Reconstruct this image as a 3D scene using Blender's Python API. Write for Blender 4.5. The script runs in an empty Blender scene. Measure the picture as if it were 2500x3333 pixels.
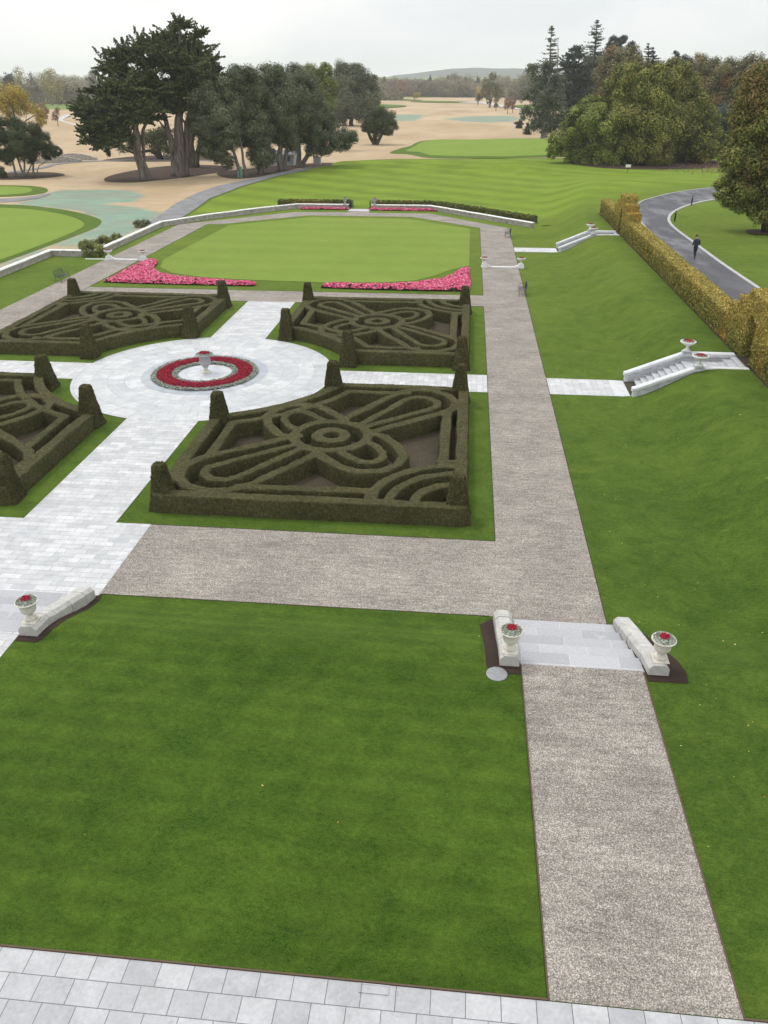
import bpy, math, random
import numpy as np
from mathutils import Vector, Matrix
from mathutils.geometry import delaunay_2d_cdt
random.seed(7); RS = np.random.RandomState(11)
R = math.radians
sc = bpy.context.scene
col = sc.collection
# ------------------------------------------------------------ camera
cam_d = bpy.data.cameras.new('camera'); cam = bpy.data.objects.new('camera', cam_d); col.objects.link(cam)
YAW, PITCH, ROLL, FPX = 0.100039, 0.499883, -0.0017476, 2550.97
cy, sy, cp, sp = math.cos(YAW), math.sin(YAW), math.cos(PITCH), math.sin(PITCH)
fw = Vector((-sy*cp, cy*cp, -sp)); rt = Vector((cy, sy, 0)); up = rt.cross(fw)
rt2 = math.cos(ROLL)*rt + math.sin(ROLL)*up; up2 = -math.sin(ROLL)*rt + math.cos(ROLL)*up
M = Matrix((rt2, up2, -fw)).transposed().to_4x4(); M.translation = Vector((0, 0, 15)); cam.matrix_world = M
cam_d.sensor_fit = 'VERTICAL'; cam_d.sensor_height = 24; cam_d.lens = 24*FPX/3333; cam_d.clip_end = 30000; cam_d.clip_start = .1
sc.camera = cam
# ------------------------------------------------------------ world, sun, exposure
SUN_EL, SUN_AZ = 60, 305          # azimuth clockwise from +Y
w = bpy.data.worlds.new('World'); sc.world = w; w.use_nodes = True
nt = w.node_tree; nt.nodes.clear()
def wn(t, **k):
    n = nt.nodes.new(t)
    for a, b in k.items(): setattr(n, a, b)
    return n
tc = wn('ShaderNodeTexCoord'); sky = wn('ShaderNodeTexSky', sky_type='NISHITA', sun_disc=False, sun_elevation=R(SUN_EL), sun_rotation=R(SUN_AZ), dust_density=3.0)
bg1 = wn('ShaderNodeBackground'); bg1.inputs[1].default_value = .09
nt.links.new(sky.outputs[0], bg1.inputs[0])
mp = wn('ShaderNodeMapping'); mp.inputs['Scale'].default_value = (1, 1, 3.2)
nz = wn('ShaderNodeTexNoise'); nz.inputs['Scale'].default_value = 2.6; nz.inputs['Detail'].default_value = 7; nz.inputs['Roughness'].default_value = .55; nz.inputs['Distortion'].default_value = .4
cr = wn('ShaderNodeValToRGB'); cr.color_ramp.elements[0].position = .38; cr.color_ramp.elements[1].position = .66
cr.color_ramp.elements[0].color = (.74, .765, .79, 1); cr.color_ramp.elements[1].color = (.95, .945, .93, 1)
sepz = wn('ShaderNodeSeparateXYZ'); nt.links.new(tc.outputs['Generated'], sepz.inputs[0])
rz = wn('ShaderNodeMapRange'); rz.inputs['From Min'].default_value = .2; rz.inputs['From Max'].default_value = .95; rz.inputs['To Min'].default_value = 1.21; rz.inputs['To Max'].default_value = 1.9
nt.links.new(sepz.outputs[2], rz.inputs[0])
bg2 = wn('ShaderNodeBackground'); nt.links.new(rz.outputs[0], bg2.inputs[1])
nt.links.new(tc.outputs['Generated'], mp.inputs[0]); nt.links.new(mp.outputs[0], nz.inputs['Vector']); nt.links.new(nz.outputs['Fac'], cr.inputs[0]); nt.links.new(cr.outputs[0], bg2.inputs[0])
mx = wn('ShaderNodeMixShader'); mx.inputs[0].default_value = .93
nt.links.new(bg1.outputs[0], mx.inputs[1]); nt.links.new(bg2.outputs[0], mx.inputs[2])
wo = wn('ShaderNodeOutputWorld'); nt.links.new(mx.outputs[0], wo.inputs[0])
sd = bpy.data.lights.new('sun', 'SUN'); sd.energy = 1.5; sd.angle = R(12); sd.color = (1, .96, .9)
so = bpy.data.objects.new('sun', sd); col.objects.link(so); so.location = (0, 0, 60)
so.rotation_euler = (R(90-SUN_EL), 0, R(180-SUN_AZ))
sc.view_settings.view_transform = 'Standard'; sc.view_settings.look = 'None'; sc.view_settings.exposure = 0; sc.view_settings.gamma = 1
# ------------------------------------------------------------ material helpers
class MB:
    def __init__(s, name):
        s.m = bpy.data.materials.new(name); s.m.use_nodes = True; s.t = s.m.node_tree; s.t.nodes.clear()
        s.out = s.n('ShaderNodeOutputMaterial'); s.b = s.n('ShaderNodeBsdfPrincipled'); s.l(s.b.outputs[0], s.out.inputs[0])
        s.b.inputs['Specular IOR Level'].default_value = .25
        s.pos = s.n('ShaderNodeNewGeometry').outputs['Position']
    def n(s, t, **k):
        x = s.t.nodes.new(t)
        for a, b in k.items(): setattr(x, a, b)
        return x
    def l(s, a, b): s.t.links.new(a, b)
    def val(s, x, inp):
        if hasattr(x, 'is_linked'): s.l(x, inp)
        elif isinstance(x, (tuple, list)): inp.default_value = tuple(x)+((1,) if len(x) == 3 and len(inp.default_value) == 4 else ())
        else: inp.default_value = x
    def vec(s, scale=(1, 1, 1), rot=0, src=None):
        m = s.n('ShaderNodeMapping'); m.inputs['Scale'].default_value = scale; m.inputs['Rotation'].default_value = (0, 0, rot)
        s.l(src or s.pos, m.inputs[0]); return m.outputs[0]
    def noise(s, scale, detail=4, rough=.55, v=None, dist=0):
        n = s.n('ShaderNodeTexNoise'); n.inputs['Scale'].default_value = scale; n.inputs['Detail'].default_value = detail; n.inputs['Roughness'].default_value = rough; n.inputs['Distortion'].default_value = dist
        s.l(v or s.pos, n.inputs['Vector']); return n.outputs['Fac']
    def vor(s, scale, out='Color', v=None, rnd=1):
        n = s.n('ShaderNodeTexVoronoi'); n.inputs['Scale'].default_value = scale; n.inputs['Randomness'].default_value = rnd
        s.l(v or s.pos, n.inputs['Vector']); return n.outputs[out]
    def ramp(s, f, pts, interp='LINEAR'):
        r = s.n('ShaderNodeValToRGB'); e = r.color_ramp.elements; r.color_ramp.interpolation = interp
        while len(e) < len(pts): e.new(.5)
        for i, (p, c) in enumerate(pts): e[i].position = p; e[i].color = tuple(c)+(1,) if not isinstance(c, (int, float)) else (c, c, c, 1)
        s.val(f, r.inputs[0]); return r.outputs[0]
    def mix(s, f, a, b, mode='MIX'):
        m = s.n('ShaderNodeMix', data_type='RGBA', blend_type=mode)
        s.val(f, m.inputs[0]); s.val(a, m.inputs[6]); s.val(b, m.inputs[7]); return m.outputs[2]
    def math(s, op, a, b=0, c=0, clamp=False):
        m = s.n('ShaderNodeMath', operation=op, use_clamp=clamp); s.val(a, m.inputs[0]); s.val(b, m.inputs[1]); s.val(c, m.inputs[2]); return m.outputs[0]
    def xyz(s, src=None):
        m = s.n('ShaderNodeSeparateXYZ'); s.l(src or s.pos, m.inputs[0]); return m.outputs
    def attr(s, name):
        return s.n('ShaderNodeAttribute', attribute_name=name).outputs['Fac']
    def bump(s, h, strength=.3, dist=.02):
        b = s.n('ShaderNodeBump'); b.inputs['Strength'].default_value = strength; b.inputs['Distance'].default_value = dist
        s.l(h, b.inputs['Height']); s.l(b.outputs[0], s.b.inputs['Normal'])
    def fin(s, color, rough=.85, spec=None):
        s.val(color, s.b.inputs['Base Color']); s.val(rough, s.b.inputs['Roughness'])
        if spec is not None: s.b.inputs['Specular IOR Level'].default_value = spec
        return s.m
def smooth_band(g, v, a, b): # smoothstep node
    m = g.n('ShaderNodeMapRange', interpolation_type='SMOOTHSTEP'); g.val(v, m.inputs[0]); m.inputs[1].default_value = a; m.inputs[2].default_value = b
    return m.outputs[0]

def grass_mat(name, dark, light, near=None, stripes=None, con=1.0, edge=None):
    g = MB(name)
    a = g.noise(.11, 5, .65, v=g.vec((.8, 1.2, 0))); b = g.noise(1.0, 6, .75, v=g.vec((1, 1.05, 0), .5), dist=.5); c = g.noise(8, 4, .8, v=g.vec((.8, 1.2, 0), .3)); d = g.noise(38, 4, .9, v=g.vec((.7, 1.3, .3)))
    f = g.math('MULTIPLY', g.math('SUBTRACT', a, .5), 1.2*con); f = g.math('ADD', f, g.math('MULTIPLY', g.math('SUBTRACT', b, .5), 1.3*con))
    f = g.math('ADD', f, g.math('MULTIPLY', g.math('SUBTRACT', c, .5), 1.3*con)); f = g.math('ADD', f, g.math('MULTIPLY', g.math('SUBTRACT', d, .5), 2.6*con))
    f = g.math('ADD', f, .5, clamp=True); cl = g.mix(f, dark, light); X = g.xyz()
    if near:   # view-angle shading painted in: darker turf near the house, brighter further out
        k = smooth_band(g, X[1], 12, 118); cl = g.mix(k, g.mix(f, near[0], near[1]), cl)
    p = g.ramp(g.noise(.55, 5, .6, v=g.vec((.8, 1.5, 1)), dist=.5), [(.60, 0), (.85, .35)])
    cl = g.mix(p, cl, (light[0]*1.3, light[1]*1.05, light[2]*1.4))
    if stripes:
        sx = g.math('SINE', g.math('MULTIPLY', g.math('ADD', g.math('MULTIPLY', X[0], stripes[0]), g.math('MULTIPLY', X[1], stripes[1])), stripes[2]))
        sx = g.math('ADD', sx, g.math('MULTIPLY', g.math('SUBTRACT', g.noise(.25, 4), .5), 5 if stripes[2] < 5 else 7)); w_ = stripes[3]
        cl = g.mix(1, cl, g.ramp(g.math('MULTIPLY_ADD', sx, .25, .5), [(.2, 1-w_), (.8, 1+w_)]), 'MULTIPLY')
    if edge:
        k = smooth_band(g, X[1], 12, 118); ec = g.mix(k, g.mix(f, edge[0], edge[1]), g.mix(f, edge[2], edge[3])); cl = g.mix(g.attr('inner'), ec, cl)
    g.b.inputs['Sheen Weight'].default_value = .12; g.b.inputs['Sheen Roughness'].default_value = .6; g.b.inputs['Sheen Tint'].default_value = (.55, .7, .2, 1)
    g.bump(g.math('ADD', c, d), .6, .03)
    return g.fin(cl, .95, .06)
MAT = {}
MAT['ground'] = grass_mat('meadow_grass', (.050, .092, .010), (.150, .195, .027), near=((.012, .040, .004), (.088, .142, .020)))
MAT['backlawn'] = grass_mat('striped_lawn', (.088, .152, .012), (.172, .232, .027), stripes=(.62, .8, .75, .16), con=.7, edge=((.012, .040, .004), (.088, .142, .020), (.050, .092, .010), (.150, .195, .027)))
MAT['croquet'] = grass_mat('croquet_turf', (.105, .172, .024), (.192, .252, .052), stripes=(.02, 1, 1.3, .05), con=.6)
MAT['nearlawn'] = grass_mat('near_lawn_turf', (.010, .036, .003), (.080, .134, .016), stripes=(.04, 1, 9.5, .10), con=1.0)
MAT['green'] = grass_mat('green_turf', (.115, .185, .026), (.20, .27, .055), con=.6)
MAT['fringe'] = grass_mat('fringe_turf', (.045, .085, .012), (.09, .14, .025))
MAT['farfield'] = grass_mat('field_grass', (.09, .15, .03), (.17, .23, .07), con=.6)

g = MB('gravel')
v = g.vor(58, 'Color'); sx = g.n('ShaderNodeSeparateColor'); g.l(v, sx.inputs[0])
v2 = g.noise(30, 4, .8); big = g.noise(.5, 5, .65, v=g.vec((.8, 1.2, 1)))
rip = g.noise(3.2, 3, .6, v=g.vec((.45, 2.2, 1)))
cl = g.ramp(sx.outputs[0], [(0, (.115, .101, .088)), (.35, (.228, .204, .179)), (.7, (.350, .319, .286)), (.95, (.61, .572, .525))])
cl = g.mix(g.math('MULTIPLY', v2, .4), cl, (.235, .203, .176))
cl = g.mix(1, cl, g.ramp(big, [(.3, .76), (.7, 1.16)]), 'MULTIPLY')
cl = g.mix(1, cl, g.ramp(rip, [(.3, .8), (.62, 1.12)]), 'MULTIPLY')
g.bump(g.math('ADD', sx.outputs[0], g.math('MULTIPLY', rip, 3)), .6, .02)
MAT['gravel'] = g.fin(cl, .95, .1)

def brick(g, vec, bw, rh, c1, c2, mortar, ms=.008, off=.5):
    n = g.n('ShaderNodeTexBrick'); n.offset = off; n.inputs['Scale'].default_value = 1
    n.inputs['Brick Width'].default_value = bw; n.inputs['Row Height'].default_value = rh; n.inputs['Mortar Size'].default_value = ms; n.inputs['Mortar Smooth'].default_value = .2
    n.inputs['Color1'].default_value = c1+(1,); n.inputs['Color2'].default_value = c2+(1,); n.inputs['Mortar'].default_value = mortar+(1,); n.inputs['Bias'].default_value = 0
    g.l(vec, n.inputs['Vector']); return n
def paving(name, rot, bw, rh, c1, c2, mortar=(.33, .34, .36), ms=.012, circ=None, off=.42):
    g = MB(name)
    if circ:
        X = g.xyz(); dx = g.math('SUBTRACT', X[0], circ[0]); dy = g.math('SUBTRACT', X[1], circ[1])
        r = g.math('SQRT', g.math('ADD', g.math('MULTIPLY', dx, dx), g.math('MULTIPLY', dy, dy)))
        th = g.math('MULTIPLY', g.math('ARCTAN2', dy, dx), circ[2])
        cb = g.n('ShaderNodeCombineXYZ'); g.l(th, cb.inputs[0]); g.l(g.math('SUBTRACT', r, circ[3]), cb.inputs[1]); vec = cb.outputs[0]
    else: vec = g.vec((1, 1, 1), rot)
    n = brick(g, vec, bw, rh, c1, c2, mortar, ms, off)
    n2 = brick(g, vec, bw, rh, (.9, .9, .9), (1.1, 1.1, 1.1), (1, 1, 1), ms, off)
    ve = g.noise(1.6, 6, .65, dist=.6); sp = g.noise(14, 4, .7)
    cl = g.mix(1, n.outputs[0], g.ramp(ve, [(.3, .80), (.7, 1.12)]), 'MULTIPLY')
    cl = g.mix(g.ramp(g.noise(.7, 7, .75, dist=1), [(.56, 0), (.72, .35)]), cl, (.33, .335, .32))
    cl = g.mix(1, cl, g.ramp(sp, [(.3, .88), (.7, 1.08)]), 'MULTIPLY')
    g.bump(n.outputs['Fac'], -.4, .004)
    return g.fin(cl, g.ramp(ve, [(.3, .45), (.7, .7)]), .4)
MAT['pave_long'] = paving('pale_paving_courses', 0, .78, .3, (.43, .44, .455), (.57, .575, .585))
MAT['pave_cross'] = paving('pale_paving_cross', R(90), .62, .34, (.46, .465, .475), (.57, .575, .58))
MAT['pave_circle'] = paving('pale_paving_circle', 0, .9, .93, (.44, .455, .47), (.55, .56, .57), circ=(-14.94, 43.3, 5.4, 3.66), ms=.014)
MAT['pave_dark'] = paving('blue_grey_ring', 0, .9, 2, (.33, .36, .40), (.43, .45, .48), circ=(-14.94, 43.3, 3.6, 2.0))
MAT['pave_inner'] = paving('pale_inner_circle', 0, .8, .9, (.48, .495, .53), (.58, .59, .61), circ=(-14.94, 43.3, 1.2, .2))
MAT['pave_near'] = paving('terrace_slabs', 0, .62, .46, (.35, .355, .375), (.45, .455, .47), mortar=(.13, .135, .14), ms=.009, off=.37)
def stone(name, c1, c2, stain=None, scale=3, rough=.75, block=None):
    g = MB(name); a = g.noise(scale, 6, .65); b = g.noise(scale*9, 4, .7)
    cl = g.mix(g.ramp(a, [(.3, 0), (.7, 1)]), c1, c2); cl = g.mix(1, cl, g.ramp(b, [(.25, .85), (.75, 1.12)]), 'MULTIPLY')
    if stain:
        s_ = g.ramp(g.noise(scale*1.7, 6, .75, dist=1.2), [(stain[1], 0), (stain[1]+.08, 1)]); cl = g.mix(s_, cl, stain[0])
    if block:
        X = g.xyz(); cb = g.n('ShaderNodeCombineXYZ'); g.l(g.math('ADD', X[0], X[1]), cb.inputs[0]); g.l(X[2], cb.inputs[1])
        n = brick(g, cb.outputs[0], block[0], block[1], (1, 1, 1), (.86, .86, .86), (.55, .55, .55), .012); cl = g.mix(1, cl, n.outputs[0], 'MULTIPLY')
    g.bump(g.math('ADD', a, g.math('MULTIPLY', b, .4)), .35, .02)
    return g.fin(cl, rough, .3)
MAT['limestone'] = stone('grey_white_limestone', (.40, .415, .44), (.60, .61, .63), block=(.9, .5))
MAT['limestone_plain'] = stone('limestone_coping', (.52, .535, .56), (.70, .71, .72))
MAT['step_stone'] = stone('step_limestone', (.36, .37, .40), (.55, .56, .58), ((.68, .68, .68), .62))
g = MB('blue_step_limestone'); a = g.noise(1.6, 6, .65); b = g.noise(16, 4, .7); X = g.xyz()
n = brick(g, g.vec((1, 1, 1)), 1.35, .586, (.33, .335, .355), (.42, .425, .445), (.50, .50, .51), .011, .43)
cl = g.mix(1, n.outputs[0], g.ramp(b, [(.25, .84), (.75, 1.12)]), 'MULTIPLY'); cl = g.mix(g.ramp(a, [(.64, 0), (.72, .5)]), cl, (.52, .52, .525))
nrm = g.xyz(g.n('ShaderNodeNewGeometry').outputs['Normal']); cl = g.mix(g.ramp(nrm[2], [(.3, 1), (.6, 0)]), cl, (.20, .20, .22)); g.bump(b, .3, .01)  # riser shade put into the colour: upright faces mixed darker than treads
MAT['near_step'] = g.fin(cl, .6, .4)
MAT['weathered'] = stone('weathered_parapet', (.36, .35, .33), (.54, .53, .51), ((.64, .63, .61), .60))
MAT['wall_body'] = stone('mottled_garden_wall', (.27, .25, .225), (.50, .47, .44), ((.70, .69, .66), .57), scale=2.2, block=(.8, .28))
MAT['wall_coping'] = stone('lichen_coping', (.72, .71, .69), (.86, .85, .83), ((.20, .19, .175), .53), scale=3.2)
MAT['urn_white'] = stone('white_urn_stone', (.66, .67, .68), (.8, .8, .79))
MAT['urn_grey'] = stone('grey_urn_stone', (.30, .325, .345), (.42, .44, .45))
MAT['urn_cream'] = stone('cream_urn_stone', (.50, .47, .40), (.68, .65, .58), ((.30, .27, .22), .66), scale=6)
MAT['kerb'] = stone('kerb_stone', (.34, .34, .34), (.48, .48, .48))
def soil(name, c1, c2, sc_=9):
    g = MB(name); a = g.noise(sc_, 6, .75); b = g.noise(.5, 3)
    cl = g.mix(g.ramp(a, [(.3, 0), (.7, 1)]), c1, c2); cl = g.mix(1, cl, g.ramp(b, [(.3, .8), (.7, 1.15)]), 'MULTIPLY'); g.bump(a, .6, .05); return g.fin(cl, .95, .1)
MAT['soil'] = soil('brown_soil', (.042, .035, .025), (.092, .078, .054))
MAT['mulch'] = soil('dark_mulch', (.03, .02, .017), (.075, .052, .042), 30)
MAT['bark_mulch'] = soil('bark_mulch', (.045, .03, .024), (.10, .07, .055), 5)
MAT['asphalt_edge'] = soil('grey_track', (.17, .17, .175), (.27, .27, .275), 3)
g = MB('asphalt'); a = g.noise(.35, 5, .6, v=g.vec((1.4, .5, 1))); b = g.noise(60, 3, .8)
cl = g.mix(g.ramp(a, [(.48, 0), (.75, 1)]), (.062, .062, .073), (.135, .135, .15)); cl = g.mix(1, cl, g.ramp(b, [(.2, .82), (.8, 1.18)]), 'MULTIPLY')
g.bump(b, .3, .01); MAT['asphalt'] = g.fin(cl, g.ramp(a, [(.4, .75), (.62, .42)]), .5)
g = MB('sand_fairway'); a = g.noise(.035, 6, .6, v=g.vec((1, .45, 1))); b = g.noise(.5, 5, .7, v=g.vec((.5, 1.6, 1))); c = g.noise(6, 3, .7)
cl = g.mix(g.ramp(a, [(.3, 0), (.72, 1)]), (.345, .252, .155), (.50, .395, .262))
cl = g.mix(1, cl, g.ramp(b, [(.3, .87), (.7, 1.1)]), 'MULTIPLY'); cl = g.mix(1, cl, g.ramp(c, [(.25, .9), (.75, 1.08)]), 'MULTIPLY')
te = g.attr('seeded'); tf = g.math('ADD', te, g.math('MULTIPLY', g.math('SUBTRACT', g.noise(.22, 6, .65), .5), 1.0)); tf = g.ramp(tf, [(.42, 0), (.75, .95)])
tc_ = g.mix(g.ramp(g.noise(.12, 4), [(.35, 0), (.65, 1)]), (.225, .25, .20), (.195, .295, .23)); tc_ = g.mix(1, tc_, g.ramp(b, [(.3, .85), (.7, 1.12)]), 'MULTIPLY')
cl = g.mix(tf, cl, tc_); g.bump(b, .4, .2); MAT['sand'] = g.fin(cl, .95, .1)
MAT['palepath'] = soil('pale_track', (.42, .41, .39), (.55, .54, .52), 2)
def leafmat(name, dark, mid, light, accent=None, rough=.7, trans=.12):
    g = MB(name); a = g.attr('lr'); s_ = g.attr('sr')
    f = g.math('ADD', g.math('MULTIPLY', a, .55), g.math('MULTIPLY', s_, .45))
    cl = g.ramp(f, [(.1, dark), (.5, mid), (.92, light)])
    if accent:
        n = g.noise(accent[1], 2, .5, v=g.n('ShaderNodeTexCoord').outputs['Object']); k = g.math('ADD', n, g.math('MULTIPLY', g.math('SUBTRACT', a, .5), .18))
        cl = g.mix(g.ramp(k, [(accent[2], 0), (accent[2]+.12, 1)]), cl, g.mix(a, tuple(x*.55 for x in accent[0]), accent[0]))
    g.b.inputs['Transmission Weight'].default_value = 0
    g.b.inputs['Subsurface Weight'].default_value = 0
    return g.fin(cl, rough, .2)
MAT['box'] = None
g = MB('clipped_box'); a = g.noise(38, 4, .8); b = g.noise(7, 4, .7); c = g.noise(.6, 3)
lr = g.attr('lr')
f = g.math('ADD', g.math('MULTIPLY', a, .6), g.math('MULTIPLY', b, .4)); f = g.math('ADD', f, g.math('MULTIPLY', g.math('SUBTRACT', lr, .5), .34))
cl = g.ramp(f, [(.3, (.028, .030, .012)), (.5, (.082, .079, .033)), (.68, (.190, .170, .078))]); cl = g.mix(1, cl, g.ramp(c, [(.3, .82), (.7, 1.15)]), 'MULTIPLY')
cl = g.mix(g.ramp(g.noise(1.5, 5, .7), [(.58, 0), (.74, .55)]), cl, g.mix(a, (.05, .035, .018), (.14, .10, .05)))
st = g.noise(22, 3, .7, v=g.vec((1, 1, .16))); cl = g.mix(1, cl, g.ramp(st, [(.3, .78), (.7, 1.18)]), 'MULTIPLY')
g.bump(g.math('ADD', a, b), .9, .05); MAT['box'] = g.fin(cl, .8, .15)
g = MB('golden_beech'); lr = g.attr('lr'); b = g.noise(1.1, 3, .6); c = g.noise(24, 3, .8); n2 = g.noise(.33, 3, .55); X = g.xyz()
f = g.math('ADD', g.math('MULTIPLY', lr, .6), g.math('MULTIPLY', c, .4))
gold = g.ramp(f, [(.12, (.14, .10, .02)), (.5, (.40, .315, .07)), (.85, (.72, .60, .20))])
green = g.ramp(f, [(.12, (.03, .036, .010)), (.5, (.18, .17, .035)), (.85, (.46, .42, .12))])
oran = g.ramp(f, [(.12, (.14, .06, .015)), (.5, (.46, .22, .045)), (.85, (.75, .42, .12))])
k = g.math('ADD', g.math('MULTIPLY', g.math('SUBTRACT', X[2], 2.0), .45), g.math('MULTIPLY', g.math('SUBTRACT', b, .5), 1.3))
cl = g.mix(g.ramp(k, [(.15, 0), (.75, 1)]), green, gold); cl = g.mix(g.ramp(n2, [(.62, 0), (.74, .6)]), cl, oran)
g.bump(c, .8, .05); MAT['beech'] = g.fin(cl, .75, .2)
def bark(name, c1, c2, sc_=3):
    g = MB(name); a = g.noise(sc_, 5, .7, v=g.vec((1, 1, .14))); cl = g.mix(g.ramp(a, [(.35, 0), (.65, 1)]), c1, c2); g.bump(a, .9, .15); return g.fin(cl, .9, .1)
MAT['bark_grey'] = bark('grey_brown_bark', (.07, .058, .048), (.26, .23, .20), 2.2)
MAT['bark_dark'] = bark('dark_bark', (.03, .026, .022), (.09, .078, .066))
MAT['bark_pale'] = bark('pale_bark', (.15, .14, .12), (.34, .32, .28))
MAT['lf_cyp'] = leafmat('cypress_foliage', (0.026, 0.035, 0.013), (0.064, 0.082, 0.028), (0.134, 0.150, 0.051))
MAT['lf_holm'] = leafmat('holm_oak_foliage', (0.035, 0.046, 0.024), (0.090, 0.106, 0.056), (0.205, 0.218, 0.126))
MAT['lf_yew'] = leafmat('yew_foliage', (0.016, 0.025, 0.011), (0.049, 0.067, 0.025), (0.103, 0.122, 0.048))
MAT['lf_oak'] = leafmat('oak_foliage', (0.039, 0.047, 0.011), (0.106, 0.122, 0.024), (0.396, 0.373, 0.082), ((.26, .22, .05), .17, .60))
MAT['lf_oakgreen'] = leafmat('bright_oak_foliage', (0.042, 0.057, 0.011), (0.116, 0.148, 0.026), (0.341, 0.371, 0.080))
MAT['lf_oakaut'] = leafmat('autumn_oak_foliage', (0.048, 0.058, 0.016), (0.130, 0.147, 0.036), (0.356, 0.373, 0.100), ((.25, .165, .06), .13, .50))
MAT['lf_fir'] = leafmat('fir_foliage', (0.042, 0.052, 0.033), (0.106, 0.122, 0.079), (0.224, 0.239, 0.161))
MAT['lf_pine'] = leafmat('pine_foliage', (0.017, 0.024, 0.020), (0.044, 0.058, 0.048), (0.085, 0.105, 0.082))
MAT['lf_brown'] = leafmat('brown_green_foliage', (0.048, 0.046, 0.022), (0.128, 0.122, 0.053), (0.308, 0.269, 0.115), ((.30, .15, .05), .12, .58))
MAT['lf_gold'] = leafmat('gold_foliage', (.13, .10, .015), (.34, .26, .04), (.60, .48, .10))
MAT['lf_palegold'] = leafmat('pale_gold_foliage', (.15, .13, .04), (.32, .28, .09), (.52, .45, .18))
MAT['lf_twig'] = leafmat('bare_twigs', (.11, .09, .075), (.20, .17, .14), (.32, .28, .24))
MAT['lf_rust'] = leafmat('rust_foliage', (.10, .06, .035), (.22, .13, .07), (.34, .22, .12))
MAT['lf_wood'] = leafmat('woodland_foliage', (0.081, 0.084, 0.051), (0.197, 0.181, 0.104), (0.396, 0.345, 0.204), ((.17, .12, .075), .006, .52))
MAT['lf_silver'] = leafmat('silver_foliage', (.16, .19, .15), (.32, .36, .30), (.55, .58, .50))
MAT['fl_red'] = leafmat('red_flowers', (.16, .008, .018), (.38, .018, .045), (.55, .05, .09))
MAT['fl_pink'] = leafmat('pink_flowers', (.45, .03, .12), (.72, .11, .24), (.88, .38, .46))
MAT['lf_bed'] = leafmat('dark_bedding_foliage', (.02, .02, .012), (.045, .045, .022), (.09, .07, .035))
MAT['lf_shrub'] = leafmat('shrub_foliage', (.04, .055, .012), (.13, .15, .035), (.26, .27, .07))
MAT['lf_litter'] = leafmat('fallen_leaves', (.25, .17, .04), (.5, .4, .1), (.75, .68, .3))
def plain(name, c, rough=.5, metal=0, spec=.4):
    g = MB(name); n = g.noise(12, 3); cl = g.mix(1, c, g.ramp(n, [(.3, .88), (.7, 1.1)]), 'MULTIPLY'); g.b.inputs['Metallic'].default_value = metal; return g.fin(cl, rough, spec)
MAT['iron'] = plain('blue_black_iron', (.035, .04, .05), .45)
MAT['black'] = plain('black_metal', (.014, .015, .017), .4)
MAT['lamp_white'] = plain('bollard_lens', (.7, .72, .72), .3)
MAT['manhole'] = plain('galvanised_cover', (.27, .28, .29), .5, .3)
MAT['edging'] = plain('timber_edging', (.10, .065, .04), .8)
MAT['jacket'] = plain('navy_cloth', (.028, .034, .048), .9)
MAT['trouser'] = plain('charcoal_cloth', (.022, .023, .028), .9)
MAT['skin'] = plain('skin', (.5, .32, .24), .6)
MAT['hair'] = plain('black_hair', (.012, .011, .011), .6)
MAT['shoe'] = plain('black_leather', (.01, .01, .01), .4)
MAT['green_plastic'] = plain('green_marker', (.10, .22, .15), .5)
MAT['white_paint'] = plain('white_paint', (.75, .75, .74), .5)
MAT['brown_wood'] = plain('brown_wood', (.12, .075, .05), .7)
MAT['hut_wall'] = plain('white_render', (.62, .64, .66), .7)
MAT['slate'] = plain('grey_slate', (.16, .18, .2), .6)
g = MB('far_hill'); a = g.noise(.0035, 5, .6); b = g.noise(.012, 4, .6, v=g.vec((.6, 1, 3))); X = g.xyz()
k = g.math('ADD', g.math('DIVIDE', X[2], 95), g.math('MULTIPLY', g.math('SUBTRACT', a, .5), .9))
cl = g.mix(g.ramp(b, [(.42, 0), (.55, 1)]), (.10, .17, .05), (.20, .27, .11)); cl = g.mix(g.ramp(k, [(.36, 0), (.48, 1)]), cl, (.04, .05, .055))
MAT['hill'] = g.fin(cl, .95, .1)
# ------------------------------------------------------------ object helpers
def tag(o, label=None, cat=None, group=None, kind=None):
    for k, v_ in (('label', label), ('category', cat), ('group', group), ('kind', kind)):
        if v_: o[k] = v_
    return o
def link(name, me, mats, parent=None, smooth=False):
    for m in (mats if isinstance(mats, (list, tuple)) else [mats]): me.materials.append(MAT[m])
    if smooth: me.polygons.foreach_set('use_smooth', np.ones(len(me.polygons), bool))
    o = bpy.data.objects.new(name, me); col.objects.link(o)
    if parent: o.parent = parent
    return o
def empty(name, loc, label, cat, group=None, rz=0):
    o = bpy.data.objects.new(name, None); col.objects.link(o); o.location = loc; o.rotation_euler[2] = rz; o.empty_display_size = .3
    return tag(o, label, cat, group)
def qmesh(name, V, Q, lr=None, sr=None, mi=None):
    """mesh of quads from numpy arrays"""
    me = bpy.data.meshes.new(name); V = np.asarray(V, np.float32); Q = np.asarray(Q, np.int32)
    me.vertices.add(len(V)); me.vertices.foreach_set('co', V.ravel()); me.loops.add(Q.size); me.loops.foreach_set('vertex_index', Q.ravel())
    me.polygons.add(len(Q)); me.polygons.foreach_set('loop_start', np.arange(0, Q.size, 4, dtype=np.int32)); me.update(calc_edges=True)
    for n_, a in (('lr', lr), ('sr', sr)):
        if a is not None: at = me.attributes.new(n_, 'FLOAT', 'POINT'); at.data.foreach_set('value', np.asarray(a, np.float32))
    if mi is not None: me.polygons.foreach_set('material_index', np.asarray(mi, np.int32))
    return me
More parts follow.
